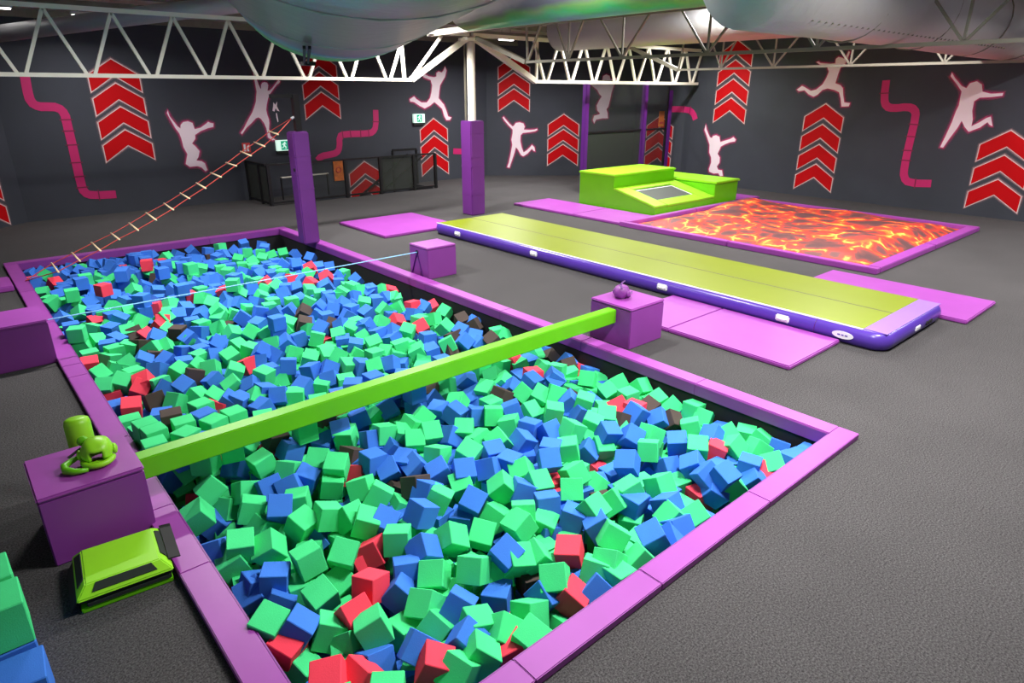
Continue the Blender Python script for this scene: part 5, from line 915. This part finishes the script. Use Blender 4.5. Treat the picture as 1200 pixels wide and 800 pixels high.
4131,8582,-215,23,-4,1,-96,1, 4084,9345,-252,57,73,-33,14,0, 4174,9885,-224,61,3,3,78,1, 4191,10946,-236,70,-3,2,-70,3, 4195,11560,-257,-5,72,9,67,1,
4499,2083,-269,12,-60,14,76,0, 4498,2741,-269,68,-37,-54,-29,0, 4462,2943,-260,30,-54,37,68,0, 4491,7659,-464,-46,-40,-59,51,1, 4650,2273,-304,-70,56,-37,20,1,
4658,2978,-304,56,45,-42,-53,1, 4663,3160,-307,-16,0,68,70,1, 4667,3796,-307,-58,-49,38,51,0, 4840,2528,-336,5,5,-70,70,1, 4840,2748,-336,0,65,0,-75,0,
4827,2965,-334,76,-4,5,-63,1, 4834,3167,-335,-65,2,-75,-3,1, 4840,3721,-336,5,5,-70,70,0, 808,1895,-45,-2,2,-70,70,2, 1062,1868,-44,47,47,-52,-52,0,
1031,5129,-44,0,77,-62,0,1, 1224,4919,-45,1,79,-60,0,2, 1276,5550,-44,0,2,99,0,0, 1315,12235,-253,-70,1,70,-1,1, 1393,3927,-142,-45,66,-57,-13,0,
1437,5185,-44,53,45,-53,45,0, 1709,9390,-45,79,0,0,59,0, 1773,12112,-206,-68,72,1,-1,1, 1877,9888,-175,-19,-12,89,-38,0, 2166,6069,-200,-10,-69,10,-69,0,
2169,12051,-184,54,45,51,-48,0, 2332,10697,-44,17,-68,17,68,1, 2367,11824,-98,54,45,-51,48,1, 2566,2092,-185,27,81,2,51,0, 2519,5778,-168,-49,52,35,-59,0,
2875,11993,-162,37,60,-33,61,1, 3857,12325,-287,-56,-42,-59,-37,1, 4000,12113,-220,51,41,62,40,0, 4331,4785,-203,73,53,37,-15,0, 4353,5115,-219,2,-52,1,84,1,
4348,6132,-235,-59,-64,27,-39,0, 4293,6809,-149,44,-48,55,-51,1, 4330,10017,-229,-38,52,70,-29,1, 4348,10517,-224,12,94,-9,-26,1, 4494,6622,-306,-35,-51,-44,64,0,
4528,8520,-334,-98,-1,-11,-6,3, 4476,10713,-290,0,-11,0,-98,3, 4840,5564,-491,-53,-53,46,-46,1, 4840,5947,-490,-53,-53,46,-46,0, 4840,6867,-490,53,-46,-45,53,0,
4840,7055,-489,70,70,4,-3,0, 4840,7257,-491,-46,-46,-53,53,0, 4840,7483,-489,70,70,4,-4,3, 4825,7908,-487,-75,8,64,6,1, 4839,8347,-489,-99,0,-8,0,1,
4840,9432,-487,0,73,0,67,0, 4840,10325,-491,-5,-5,70,-70,1, 4820,10733,-455,67,67,-21,21,1, 4840,11151,-490,70,-69,5,5,0, 4840,11769,-499,14,71,13,66,1,
847,1900,111,25,0,0,-96,1, 2121,4906,-75,93,0,34,5,1, 2370,11890,33,97,-3,0,-18,1, 2701,10806,-73,31,73,-32,-51,1,
]   # x, y, z in mm, then the quaternion times 99, then the colour number
arr = np.array(CUBES, dtype=float).reshape(-1, 8)
N = len(arr)
pos = arr[:, 0:3] / 1000.0
qs = arr[:, 3:7] / 99.0
cc = arr[:, 7].astype(int)
CN = ['green', 'blue', 'red', 'charcoal']
S = 0.156
def cube_mesh(k):
    bm = bmesh.new(); add_box(bm, -S / 2, S / 2, -S / 2, S / 2, -S / 2, S / 2, 0.004, 1)
    me = bpy.data.meshes.new('foam_cube'); bmesh.ops.recalc_face_normals(bm, faces=bm.faces); bm.to_mesh(me); bm.free(); me.materials.append(FOAM[k]); return me
CM = [cube_mesh(k) for k in range(4)]
def zone(x, y):
    c = 'at left rim' if x < 1.09 else 'left of middle' if x < 2.5 else 'right of middle' if x < 4.05 else 'near right rim'
    r = ('against front rim' if y < 2.1 else 'in front rows of pit' if y < 2.7 else 'well in front of beam' if y < 3.4 else 'close in front of beam' if y < 4.23
         else 'just behind beam' if y < 5.2 else 'some rows behind beam' if y < 6.45 else 'in front of slackline' if y < 7.9 else 'beyond slackline')
    return r + ', ' + c
NB = 300
for i in range(NB):
    x, y, z = pos[i]
    o = bpy.data.objects.new('foam_cube', CM[cc[i]]); COL.objects.link(o)
    o.rotation_mode = 'QUATERNION'; o.rotation_quaternion = Quaternion(qs[i]).normalized(); o.location = (x, y, z)
    zn = zone(x, y)
    up = max(abs(v) for v in Quaternion(qs[i]).normalized().to_matrix()[2])
    pose = ' lying flat' if up > 0.95 else ' tipped up on a corner' if up < 0.72 else ' tilted'
    tag(o, CN[cc[i]] + ' foam cube' + pose + ' ' + zn, 'foam cube', CN[cc[i]] + ' foam cubes' + pose + ' ' + zn)
vt = np.array([(a, b, c) for a in (-1, 1) for b in (-1, 1) for c in (-1, 1)]) * (S / 2)
fq = ((0, 1, 3, 2), (4, 6, 7, 5), (0, 4, 5, 1), (2, 3, 7, 6), (0, 2, 6, 4), (1, 5, 7, 3))
V = []; F = []; MI = []
for i in range(NB, N):
    R = np.array(Quaternion(qs[i]).normalized().to_matrix())
    b = len(V); V += [tuple(v) for v in (vt @ R.T + pos[i])]
    F += [tuple(a + b for a in q) for q in fq]; MI += [int(cc[i])] * 6
me = bpy.data.meshes.new('foam_cube_heap'); me.from_pydata(V, [], F)
for m in FOAM: me.materials.append(m)
me.polygons.foreach_set('material_index', MI); me.update()
bm = bmesh.new(); bm.from_mesh(me); bmesh.ops.recalc_face_normals(bm, faces=bm.faces); bm.to_mesh(me); bm.free()
o = bpy.data.objects.new('foam_cube_heap', me); COL.objects.link(o)
tag(o, 'heap of blue, green, red and charcoal foam cubes filling the far and lower pit', 'foam cubes', kind='stuff')

# ---------------------------------------------------------------- padded boxes, beam, slackline, ladder
def pad_box(label, x0, x1, y0, y1, h, loc_extra=None, group='purple padded boxes'):
    t = thing('padded_box', label, 'box', ((x0 + x1) / 2, (y0 + y1) / 2, 0), 0, group)
    hx, hy = (x1 - x0) / 2, (y1 - y0) / 2
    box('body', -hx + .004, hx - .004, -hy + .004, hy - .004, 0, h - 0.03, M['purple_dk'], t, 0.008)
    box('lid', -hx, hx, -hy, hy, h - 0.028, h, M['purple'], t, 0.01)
    return t
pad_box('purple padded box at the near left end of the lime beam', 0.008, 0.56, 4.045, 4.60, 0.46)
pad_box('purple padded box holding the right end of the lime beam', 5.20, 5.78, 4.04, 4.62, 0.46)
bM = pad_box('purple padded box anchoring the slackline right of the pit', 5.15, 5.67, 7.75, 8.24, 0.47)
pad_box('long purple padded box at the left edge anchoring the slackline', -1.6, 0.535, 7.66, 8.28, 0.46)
tP = t = thing('landing_pad', 'low purple padded slab at the far left, beneath the rope ladder', 'pad', (0, 0, 0))
box('pad', -1.2, 0.50, 11.02, 11.66, 0.0, 0.08, M['purple'], t, 0.014)
# anchor plate with its straps on the slackline box
bm = bmesh.new(); add_tube(bm, [(-0.268, 0.03, 0.37), (-0.255, 0.03, 0.37)], 0.03, 14); link('anchor_ring', bm, M['blacksteel'], bM)
for dy in (-0.14, 0.16):
    bm = bmesh.new(); add_beam(bm, (-0.262, 0.03, 0.36), (-0.262, 0.03 + dy, 0.02), 0.02, 0.008); link('strap_seam', bm, M['violet'], bM)
t = thing('balance_beam', 'lime green padded balance beam bridging the foam pit', 'beam', (0, 0, 0))
box('pad', 0.562, 5.197, 4.234, 4.355, 0.262, 0.415, M['lime'], t, 0.008)
t = thing('slackline', 'pale blue slackline stretched across the pit between two purple boxes', 'slackline', (0, 0, 0))
bm = bmesh.new(); add_beam(bm, (0.54, 7.67, 0.455), (5.14, 8.02, 0.37), 0.022, 0.006); link('webbing', bm, M['slack'], t)

t = thing('rope_ladder', 'red rope ladder with pale wooden rungs rising from the pit corner to the post', 'rope ladder', (0, 0, 0))
LAD = [((1.028, 11.39, 0.228), (1.022, 10.825, 0.228)), ((1.305, 11.381, 0.34), (1.303, 10.836, 0.34)), ((1.584, 11.401, 0.45), (1.576, 10.816, 0.45)), ((1.855, 11.341, 0.565), (1.849, 10.866, 0.565)), ((2.133, 11.402, 0.676), (2.107, 10.816, 0.676)), ((2.401, 11.426, 0.8), (2.366, 10.792, 0.8)), ((2.675, 11.4, 0.92), (2.629, 10.814, 0.92)), ((2.933, 11.379, 1.058), (2.89, 10.835, 1.058)), ((3.209, 11.406, 1.192), (3.143, 10.813, 1.192)), ((3.45, 11.381, 1.337), (3.403, 10.831, 1.337)), ((3.706, 11.348, 1.484), (3.673, 10.865, 1.484)), ((4.004, 11.459, 1.637), (3.885, 10.757, 1.637)), ((4.277, 11.524, 1.771), (4.106, 10.717, 1.771)), ((4.54, 11.495, 1.942), (4.359, 10.734, 1.942))]
for k in (0, 1):
    pts = [(0.66, 11.30, 0.06)] + [p[k] for p in LAD] + [(4.78, 11.06, 2.17)]
    bm = bmesh.new(); add_tube(bm, pts, 0.007, 5); link('rope', bm, M['rope'], t)
for a, b in LAD:
    va, vb = Vector(a), Vector(b); d = (vb - va) * 0.12
    bm = bmesh.new(); add_tube(bm, [va - d, vb + d], 0.013, 8); link('rung', bm, M['rung'], t, True)
bm = bmesh.new(); add_tube(bm, [(4.76, 11.06, 2.16), (4.81, 11.06, 2.18)], 0.02, 8); link('shackle', bm, M['white'], t)

# ---------------------------------------------------------------- mats
def gym_mat(label, x0, x1, y0, y1, h=0.05, folds=(), z=0.0):
    t = thing('gym_mat', label, 'mat', ((x0 + x1) / 2, (y0 + y1) / 2, z))
    hx, hy = (x1 - x0) / 2, (y1 - y0) / 2
    cy = [-hy] + [f - (y0 + y1) / 2 for f in folds] + [hy]
    for a, b in zip(cy[:-1], cy[1:]):
        box('panel', -hx, hx, a + 0.002, b - 0.002, 0, h, M['purple'], t, 0.012)
    return t
gym_mat('flat purple mat on the carpet between padded post and column', 6.15, 7.93, 10.66, 12.50)
gym_mat('creased purple mat tucked against the near side of the inflatable track', 5.98, 7.12, 2.64, 4.86, 0.05, (4.1,))
gym_mat('long purple mat beyond the near end of the inflatable track', 8.90, 10.08, 1.92, 4.05, 0.05)
gym_mat('purple mat strip left of the lime trampette block', 10.52, 11.72, 8.62, 11.98, 0.05, (10.0,))
gym_mat('small purple mat between trampette block and lava pit corner', 15.22, 16.1, 8.62, 9.5, 0.05)

# ---------------------------------------------------------------- inflatable track
t = thing('inflatable_track', 'long yellow-green inflatable tumbling track with indigo sides', 'air track', (0, 0, 0))
TX0, TX1, TY0, TY1, TH = 7.20, 8.86, 2.24, 10.45, 0.20
def rrect(x0, x1, y0, y1, r, n=6):
    out = []
    for cx, cy, a0 in ((x1 - r, y1 - r, 0), (x0 + r, y1 - r, 90), (x0 + r, y0 + r, 180), (x1 - r, y0 + r, 270)):
        for k in range(n + 1):
            a = math.radians(a0 + 90 * k / n); out.append((cx + r * math.cos(a), cy + r * math.sin(a)))
    return out
bm = bmesh.new(); rings = []
for k in range(9):
    a = math.radians(-90 + 180 * k / 8); off = 0.07 * math.cos(a); z = TH / 2 + (TH / 2) * math.sin(a)
    rings.append([bm.verts.new((x, y, z)) for x, y in rrect(TX0 - off, TX1 + off, TY0 - off, TY1 + off, 0.13 + off)])
for a, b in zip(rings[:-1], rings[1:]):
    for j in range(len(a)): bm.faces.new((a[j], a[(j + 1) % len(a)], b[(j + 1) % len(a)], b[j]))
bm.faces.new(rings[0]); bm.faces.new(rings[-1])
link('side_tube', bm, M['indigo'], t, True)
ym = TY0 + 0.22; xm = (TX0 + TX1) / 2 - 0.02
box('top_panel', TX0 + 0.02, xm - 0.01, ym, TY1 - 0.02, TH - 0.004, TH + 0.006, M['track'], t)
box('top_panel', xm + 0.01, TX1 - 0.02, ym, TY1 - 0.02, TH - 0.004, TH + 0.006, M['track'], t)
box('centre_seam', xm - 0.01, xm + 0.01, ym, TY1 - 0.02, TH - 0.004, TH + 0.007, M['greyline'], t)
tag(box('end_panel', TX0 + 0.02, TX1 - 0.02, TY0 - 0.02, ym, TH - 0.003, TH + 0.005, M['lilac'], t), 'lilac end strip')
tube('piping', [(TX0 - 0.005, ym, TH), (TX0 - 0.005, TY1, TH)], 0.012, M['white'], t, 6)
for y in (9.7, 7.62, 5.05, 3.33):
    o = box('handle_patch', TX0 - 0.085, TX0 - 0.05, y - 0.085, y + 0.085, 0.07, 0.155, M['white'], t, 0.015)
    tube('grip', [(TX0 - 0.086, y - 0.06, 0.11), (TX0 - 0.105, y - 0.03, 0.115), (TX0 - 0.105, y + 0.03, 0.115), (TX0 - 0.086, y + 0.06, 0.11)], 0.008, M['white'], o, 6)
bm = bmesh.new()
vs = [bm.verts.new((TX0 - 0.072 - 0.0, 2.63 + 0.115 * math.cos(a / 20 * 2 * math.pi), 0.105 + 0.042 * math.sin(a / 20 * 2 * math.pi))) for a in range(20)]
bm.faces.new(vs); r = bmesh.ops.extrude_face_region(bm, geom=bm.faces[:]); bmesh.ops.translate(bm, vec=(-0.006, 0, 0), verts=[g for g in r['geom'] if isinstance(g, bmesh.types.BMVert)])
lg = link('logo_patch', bm, M['white'], t)
for k, (yy, ln) in enumerate(((2.67, 0.03), (2.63, 0.025), (2.59, 0.03))):
    box('logo_stroke', TX0 - 0.0800, TX0 - 0.0775, yy - ln / 2, yy + ln / 2, 0.098, 0.112, M['indigo'], lg)
box('end_patch', 7.93, 8.07, TY0 - 0.078, TY0 - 0.055, 0.08, 0.13, M['white'], t, 0.006)
for x in (8.28, 8.36, 8.42):
    bm = bmesh.new(); add_tube(bm, [(x, TY0 - 0.05, 0.1), (x, TY0 - 0.078, 0.1)], 0.026, 12); link('air_valve', bm, M['black'], t)
for y in (2.95,):
    tube('welt', [(TX0 - 0.07 * math.cos(math.radians(a)) - 0.001, y, TH / 2 + TH / 2 * math.sin(math.radians(a))) for a in range(-80, 81, 20)], 0.004, M['violet'], t, 5)

# ---------------------------------------------------------------- lava pit
rim = thing('padded_surround', 'purple padded rim around the printed lava airbag', 'rim', (0, 0, 0))
LX0, LX1, LY0, LY1 = 10.45, 15.50, 3.55, 8.60
for (x0, x1, y0, y1) in ((LX0, LX0 + .15, LY0, 6.1), (LX0, LX0 + .15, 6.11, LY1), (LX1 - .17, LX1, LY0, 6.1), (LX1 - .17, LX1, 6.11, LY1), (LX0 + .15, 13, LY0, LY0 + .2), (13.01, LX1 - .17, LY0, LY0 + .2), (LX0 + .15, 13, LY1 - .15, LY1), (13.01, LX1 - .17, LY1 - .15, LY1)):
    box('rim_pad', x0 + .002, x1 - .002, y0 + .002, y1 - .002, 0, 0.09, M['purple'], rim, 0.01)
bm = bmesh.new(); nx, ny = 70, 70; grid = []
random.seed(3)
bl = [(random.uniform(10.9, 15), random.uniform(4.1, 8.2), random.uniform(0.3, 0.7), random.uniform(0.02, 0.06)) for _ in range(26)]
for j in range(ny + 1):
    row = []
    for i in range(nx + 1):
        x = LX0 + .155 + (LX1 - LX0 - .33) * i / nx; y = LY0 + .205 + (LY1 - LY0 - .36) * j / ny
        e = min(x - LX0 - .15, LX1 - .17 - x, y - LY0 - .2, LY1 - .15 - y); k = max(0, min(1, e / 0.5)); k = k * k * (3 - 2 * k)
        z = 0.02 + k * (0.10 + sum(h * math.exp(-((x - a) ** 2 + (y - b) ** 2) / (r * r)) for a, b, r, h in bl) * 1.0 + 0.012 * math.sin(5 * x + 2 * y) * math.sin(4.1 * y - x))
        row.append(bm.verts.new((x, y, z)))
    grid.append(row)
for j in range(ny):
    for i in range(nx): bm.faces.new((grid[j][i], grid[j][i + 1], grid[j + 1][i + 1], grid[j + 1][i]))
for lst in ([grid[0][i] for i in range(nx + 1)], [grid[ny][i] for i in range(nx + 1)], [grid[j][0] for j in range(ny + 1)], [grid[j][nx] for j in range(ny + 1)]):
    low = [bm.verts.new((v.co.x, v.co.y, 0.0)) for v in lst]
    for a in range(len(lst) - 1): bm.faces.new((lst[a], lst[a + 1], low[a + 1], low[a]))
tag(link('printed_airbag', bm, M['lava'], None, True), 'airbag with a printed lava pattern of glowing orange cracks, inside the purple rim', 'airbag')

# ---------------------------------------------------------------- trampette block
t = thing('trampette_block', 'lime green padded block with an angled trampoline set into its slope', 'trampette', (0, 0, 0))
GX0, GX1 = 11.80, 14.10
bm = bmesh.new()
pr = [(8.72, 0.0), (8.72, 0.19), (9.93, 0.47), (9.93, 0.76), (11.0, 0.76), (11.0, 0.0)]
va = [bm.verts.new((GX0, y, z)) for y, z in pr]; vb = [bm.verts.new((GX1, y, z)) for y, z in pr]
bm.faces.new(va); bm.faces.new(vb)
for k in range(len(pr)): bm.faces.new((va[k], va[(k + 1) % 6], vb[(k + 1) % 6], vb[k]))
link('body', bm, M['lime'], t)
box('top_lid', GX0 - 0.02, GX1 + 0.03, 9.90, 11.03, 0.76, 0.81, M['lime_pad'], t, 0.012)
sl = math.atan2(0.28, 1.21); L = math.hypot(1.21, 0.28)
R0 = Matrix.Translation((GX0, 8.72, 0.19)) @ Matrix.Rotation(sl, 4, 'X')
def slope_box(name, x0, x1, y0, y1, z0, z1, m, bev=0.008):
    bm = bmesh.new(); add_box(bm, x0, x1, y0, y1, z0, z1, bev); bm.transform(R0); return link(name, bm, m, t)
WX = GX1 - GX0
slope_box('frame_pad', -0.01, 0.42, 0.0, L, 0.003, 0.05, M['lime_pad'])
slope_box('frame_pad', WX - 0.42, WX + 0.01, 0.0, L, 0.003, 0.05, M['lime_pad'])
slope_box('frame_pad', 0.424, WX - 0.424, -0.01, 0.30, 0.003, 0.05, M['lime_pad'])
slope_box('frame_pad', 0.424, WX - 0.424, L - 0.22, L, 0.003, 0.05, M['lime_pad'])
tag(slope_box('trampoline_bed', 0.43, WX - 0.43, 0.305, L - 0.225, 0.004, 0.02, M['bed'], 0), 'grey woven bed')
for a in ((0.43, WX - 0.43, 0.305, 0.33), (0.43, WX - 0.43, L - 0.29, L - 0.265), (0.43, 0.46, 0.305, L - 0.265), (WX - 0.46, WX - 0.43, 0.305, L - 0.265)):
    slope_box('white_edge', a[0], a[1], a[2], a[3], 0.02, 0.026, M['white'], 0)
t = thing('padded_step', 'lower lime green padded step block right of the trampette', 'block', (0, 0, 0))
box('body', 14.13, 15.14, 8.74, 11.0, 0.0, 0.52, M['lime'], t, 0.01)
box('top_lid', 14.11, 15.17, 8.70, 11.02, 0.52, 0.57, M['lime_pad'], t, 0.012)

# ---------------------------------------------------------------- lime shield pad beside the near box
t = thing('shield_pad', 'lime green padded shield with black straps lying in front of the near box', 'pad', (0.30, 3.715, 0), math.radians(-6))
HX, HY = 0.222, 0.215
box('lower_pad', -HX + 0.0, HX, -HY, HY, 0.0, 0.03, M['lime'], t, 0.006)
box('strap_layer', -HX + 0.03, HX - 0.005, -HY - 0.004, HY, 0.032, 0.060, M['strap'], t, 0.004)
box('middle_pad', -HX - 0.005, HX + 0.005, -HY, HY, 0.062, 0.078, M['strap'], t, 0.004)
bm = bmesh.new()
lo = [(-HX - .01, -HY - .01), (HX + .01, -HY - .01), (HX + .01, HY), (-HX - .01, HY)]; k = 0.05
a = [bm.verts.new((x, y, 0.080)) for x, y in lo]; b = [bm.verts.new((x, y, 0.092)) for x, y in lo]
c = [bm.verts.new((x * 0.78, y * 0.76 + 0.01, 0.140)) for x, y in lo]
for i in range(4):
    j = (i + 1) % 4; bm.faces.new((a[i], a[j], b[j], b[i])); bm.faces.new((b[i], b[j], c[j], c[i]))
bm.faces.new(a); bm.faces.new(c)
bmesh.ops.bevel(bm, geom=[e for e in bm.edges], offset=0.006, segments=2, affect='EDGES')
link('top_pad', bm, M['lime_pad'], t)
def slant(name, p, m):
    bm = bmesh.new(); v = [Vector(q) for q in p]; n = (v[1] - v[0]).cross(v[3] - v[0]).normalized() * 0.004
    if n.z < 0: n = -n
    u = [bm.verts.new(q - n * 0.4) for q in v]; u2 = [bm.verts.new(q + n) for q in v]
    bm.faces.new(u); bm.faces.new(u2)
    for i in range(4): bm.faces.new((u[i], u[(i + 1) % 4], u2[(i + 1) % 4], u2[i]))
    link(name, bm, m, t)
def sp(s, e, side):
    """point on slanted border: s along, e 0 outer .. 1 inner"""
    if side == 'f': o = Vector((s * (HX + .01), -HY - .01, 0.092)); i = Vector((s * (HX + .01) * 0.78, (-HY - .01) * 0.76 + 0.01, 0.140))
    elif side == 'l': o = Vector((-HX - .01, s * (HY + .005), 0.092)); i = Vector(((-HX - .01) * 0.78, s * (HY + .005) * 0.76 + 0.01, 0.140))
    else: o = Vector((HX + .01, s * (HY + .005), 0.092)); i = Vector(((HX + .01) * 0.78, s * (HY + .005) * 0.76 + 0.01, 0.140))
    return o.lerp(i, e) + Vector((0, 0, 0.002))
slant('front_strip', [sp(-0.72, 0.3, 'f'), sp(0.72, 0.3, 'f'), sp(0.72, 0.9, 'f'), sp(-0.72, 0.9, 'f')], M['strap'])
slant('side_strip', [sp(-0.65, 0.25, 'l'), sp(0.8, 0.25, 'l'), sp(0.8, 0.9, 'l'), sp(-0.65, 0.9, 'l')], M['strap'])
slant('side_strip', [sp(-0.6, 0.3, 'r'), sp(0.75, 0.3, 'r'), sp(0.75, 0.85, 'r'), sp(-0.6, 0.85, 'r')], M['strap'])
bm = bmesh.new(); add_beam(bm, (HX + 0.0, 0.03, 0.112), (HX + 0.06, 0.03, 0.105), 0.36, 0.008); link('side_flap', bm, M['black'], t)
bm = bmesh.new(); add_beam(bm, (-HX - 0.005, -0.01, 0.085), (-HX - 0.045, -0.01, 0.02), 0.38, 0.008); link('side_flap', bm, M['black'], t)

# ---------------------------------------------------------------- helmets and jousting baton
def helmet(name, label, m, loc, rz, straps=False, s=1.0):
    t = thing(name, label, 'helmet', loc, rz)
    bm = bmesh.new(); bmesh.ops.create_uvsphere(bm, u_segments=28, v_segments=18, radius=1.0)
    dele = []
    for f in bm.faces:
        c = f.calc_center_median()
        if c.z < -0.72: dele.append(f)
        elif c.y < -0.3 and abs(c.x) < 0.5 and -0.55 < c.z < 0.42: dele.append(f)
    bmesh.ops.delete(bm, geom=dele, context='FACES')
    for v in bm.verts:
        lump = 1 + 0.05 * math.sin(6 * v.co.x + 1) * math.cos(5 * v.co.z)
        v.co = Vector((v.co.x * 0.088 * lump, v.co.y * 0.105 * lump, v.co.z * 0.085 * lump + 0.072)) * s
    bmesh.ops.solidify(bm, geom=bm.faces[:], thickness=0.016 * s)
    link('shell', bm, m, t, True)
    bm = bmesh.new(); add_tube(bm, [Vector((0.078 * math.cos(a), -0.035 - 0.085 * math.sin(a), 0.028)) * s for a in [math.pi * k / 10 for k in range(11)]], 0.018 * s, 10); link('chin_guard', bm, m, t, True)
    for sx in (-1, 1):
        bm = bmesh.new(); bmesh.ops.create_uvsphere(bm, u_segments=14, v_segments=8, radius=0.034 * s)
        for v in bm.verts: v.co.x *= 0.5
        bm.transform(Matrix.Translation((sx * 0.092 * s, 0.0, 0.06 * s))); link('ear_pad', bm, m, t, True)
    return t
h1 = helmet('padded_helmet', 'lime green padded head guard with an open face, on the near purple box', M['lime_pad'], (0.37, 4.30, 0.462), math.radians(-12))
bm = bmesh.new(); add_tube(bm, [(-0.08, 0.02, 0.05), (-0.14, 0.0, 0.035), (-0.175, -0.04, 0.03), (-0.165, -0.09, 0.025), (-0.12, -0.125, 0.022), (-0.05, -0.135, 0.022)], [0.012, 0.018, 0.022, 0.024, 0.02, 0.012], 10); link('chin_strap_pad', bm, M['lime'], h1, True)
bm = bmesh.new(); add_beam(bm, (-0.155, 0.02, 0.05), (-0.085, 0.07, 0.075), 0.02, 0.006); link('strap', bm, M['black'], h1)
bm = bmesh.new(); bmesh.ops.create_uvsphere(bm, u_segments=14, v_segments=8, radius=0.034); bm.transform(Matrix.Translation((-0.07, 0.085, 0.11)) @ Matrix.Diagonal((1, 0.5, 1, 1))); link('ear_flap', bm, M['lime'], h1, True)
h2 = helmet('padded_helmet', 'purple padded head guard with loose straps, on the box at the beam end', M['purple_dk'], (5.45, 4.39, 0.462), math.radians(100), s=0.95)
for pts, mm in (([(0.02, -0.08, 0.012), (0.10, -0.13, 0.008), (0.05, -0.2, 0.008)], 'black'), ([(-0.04, -0.07, 0.012), (-0.02, -0.17, 0.006), (0.0, -0.24, 0.012)], 'violet'), ([(0.0, 0.02, 0.15), (0.03, -0.06, 0.155), (0.05, -0.15, 0.15)], 'violet'), ([(0.0, 0.03, 0.15), (-0.05, 0.08, 0.13)], 'violet')):
    bm = bmesh.new(); add_tube(bm, pts, 0.011, 6, ry=0.004); link('strap', bm, M[mm], h2)
t = thing('jousting_baton', 'lime green padded jousting baton standing behind the near purple box', 'baton', (0, 0, 0))
ax0 = Vector((0.33, 4.72, 0.0)); ax1 = Vector((0.345, 4.82, 0.56)); dv = (ax1 - ax0)
bm = bmesh.new(); add_tube(bm, [ax0 + dv * 0.35, ax0 + dv * 0.4, ax0 + dv * 0.93, ax0 + dv * 0.98, ax1], [0.06, 0.078, 0.078, 0.07, 0.05], 20); link('padded_end', bm, M['lime_pad'], t, True)
bm = bmesh.new(); add_tube(bm, [ax0, ax0 + dv * 0.4], 0.02, 10); link('shaft', bm, M['black'], t, True)

# ---------------------------------------------------------------- foam blocks stacked at the near left
def block(x0, y0, z0, s, k, rz, label):
    bm = bmesh.new(); add_box(bm, -s / 2, s / 2, -s / 2, s / 2, 0, s, 0.005, 1)
    o = link('foam_block', bm, FOAM[k]); o.location = (x0, y0, z0); o.rotation_euler = (0, 0, rz)
    tag(o, label, 'foam block', None)
s = 0.225
block(-0.2525, 3.29, 0.227, s, 0, 0.0, 'green foam block on top of the stack in the lower left corner')
block(-0.2725, 3.54, 0.227, s, 0, 0.02, 'green foam block behind the top one in the lower left corner')
block(-0.2575, 3.285, 0.0, s, 1, 0.03, 'blue foam block under the green one in the lower left corner')
block(-0.2400, 3.03, 0.0, s, 1, -0.06, 'blue foam block lowest and nearest in the lower left corner')
block(-0.2725, 3.54, 0.0, s, 1, 0.0, 'blue foam block farthest back under the green ones, lower left')
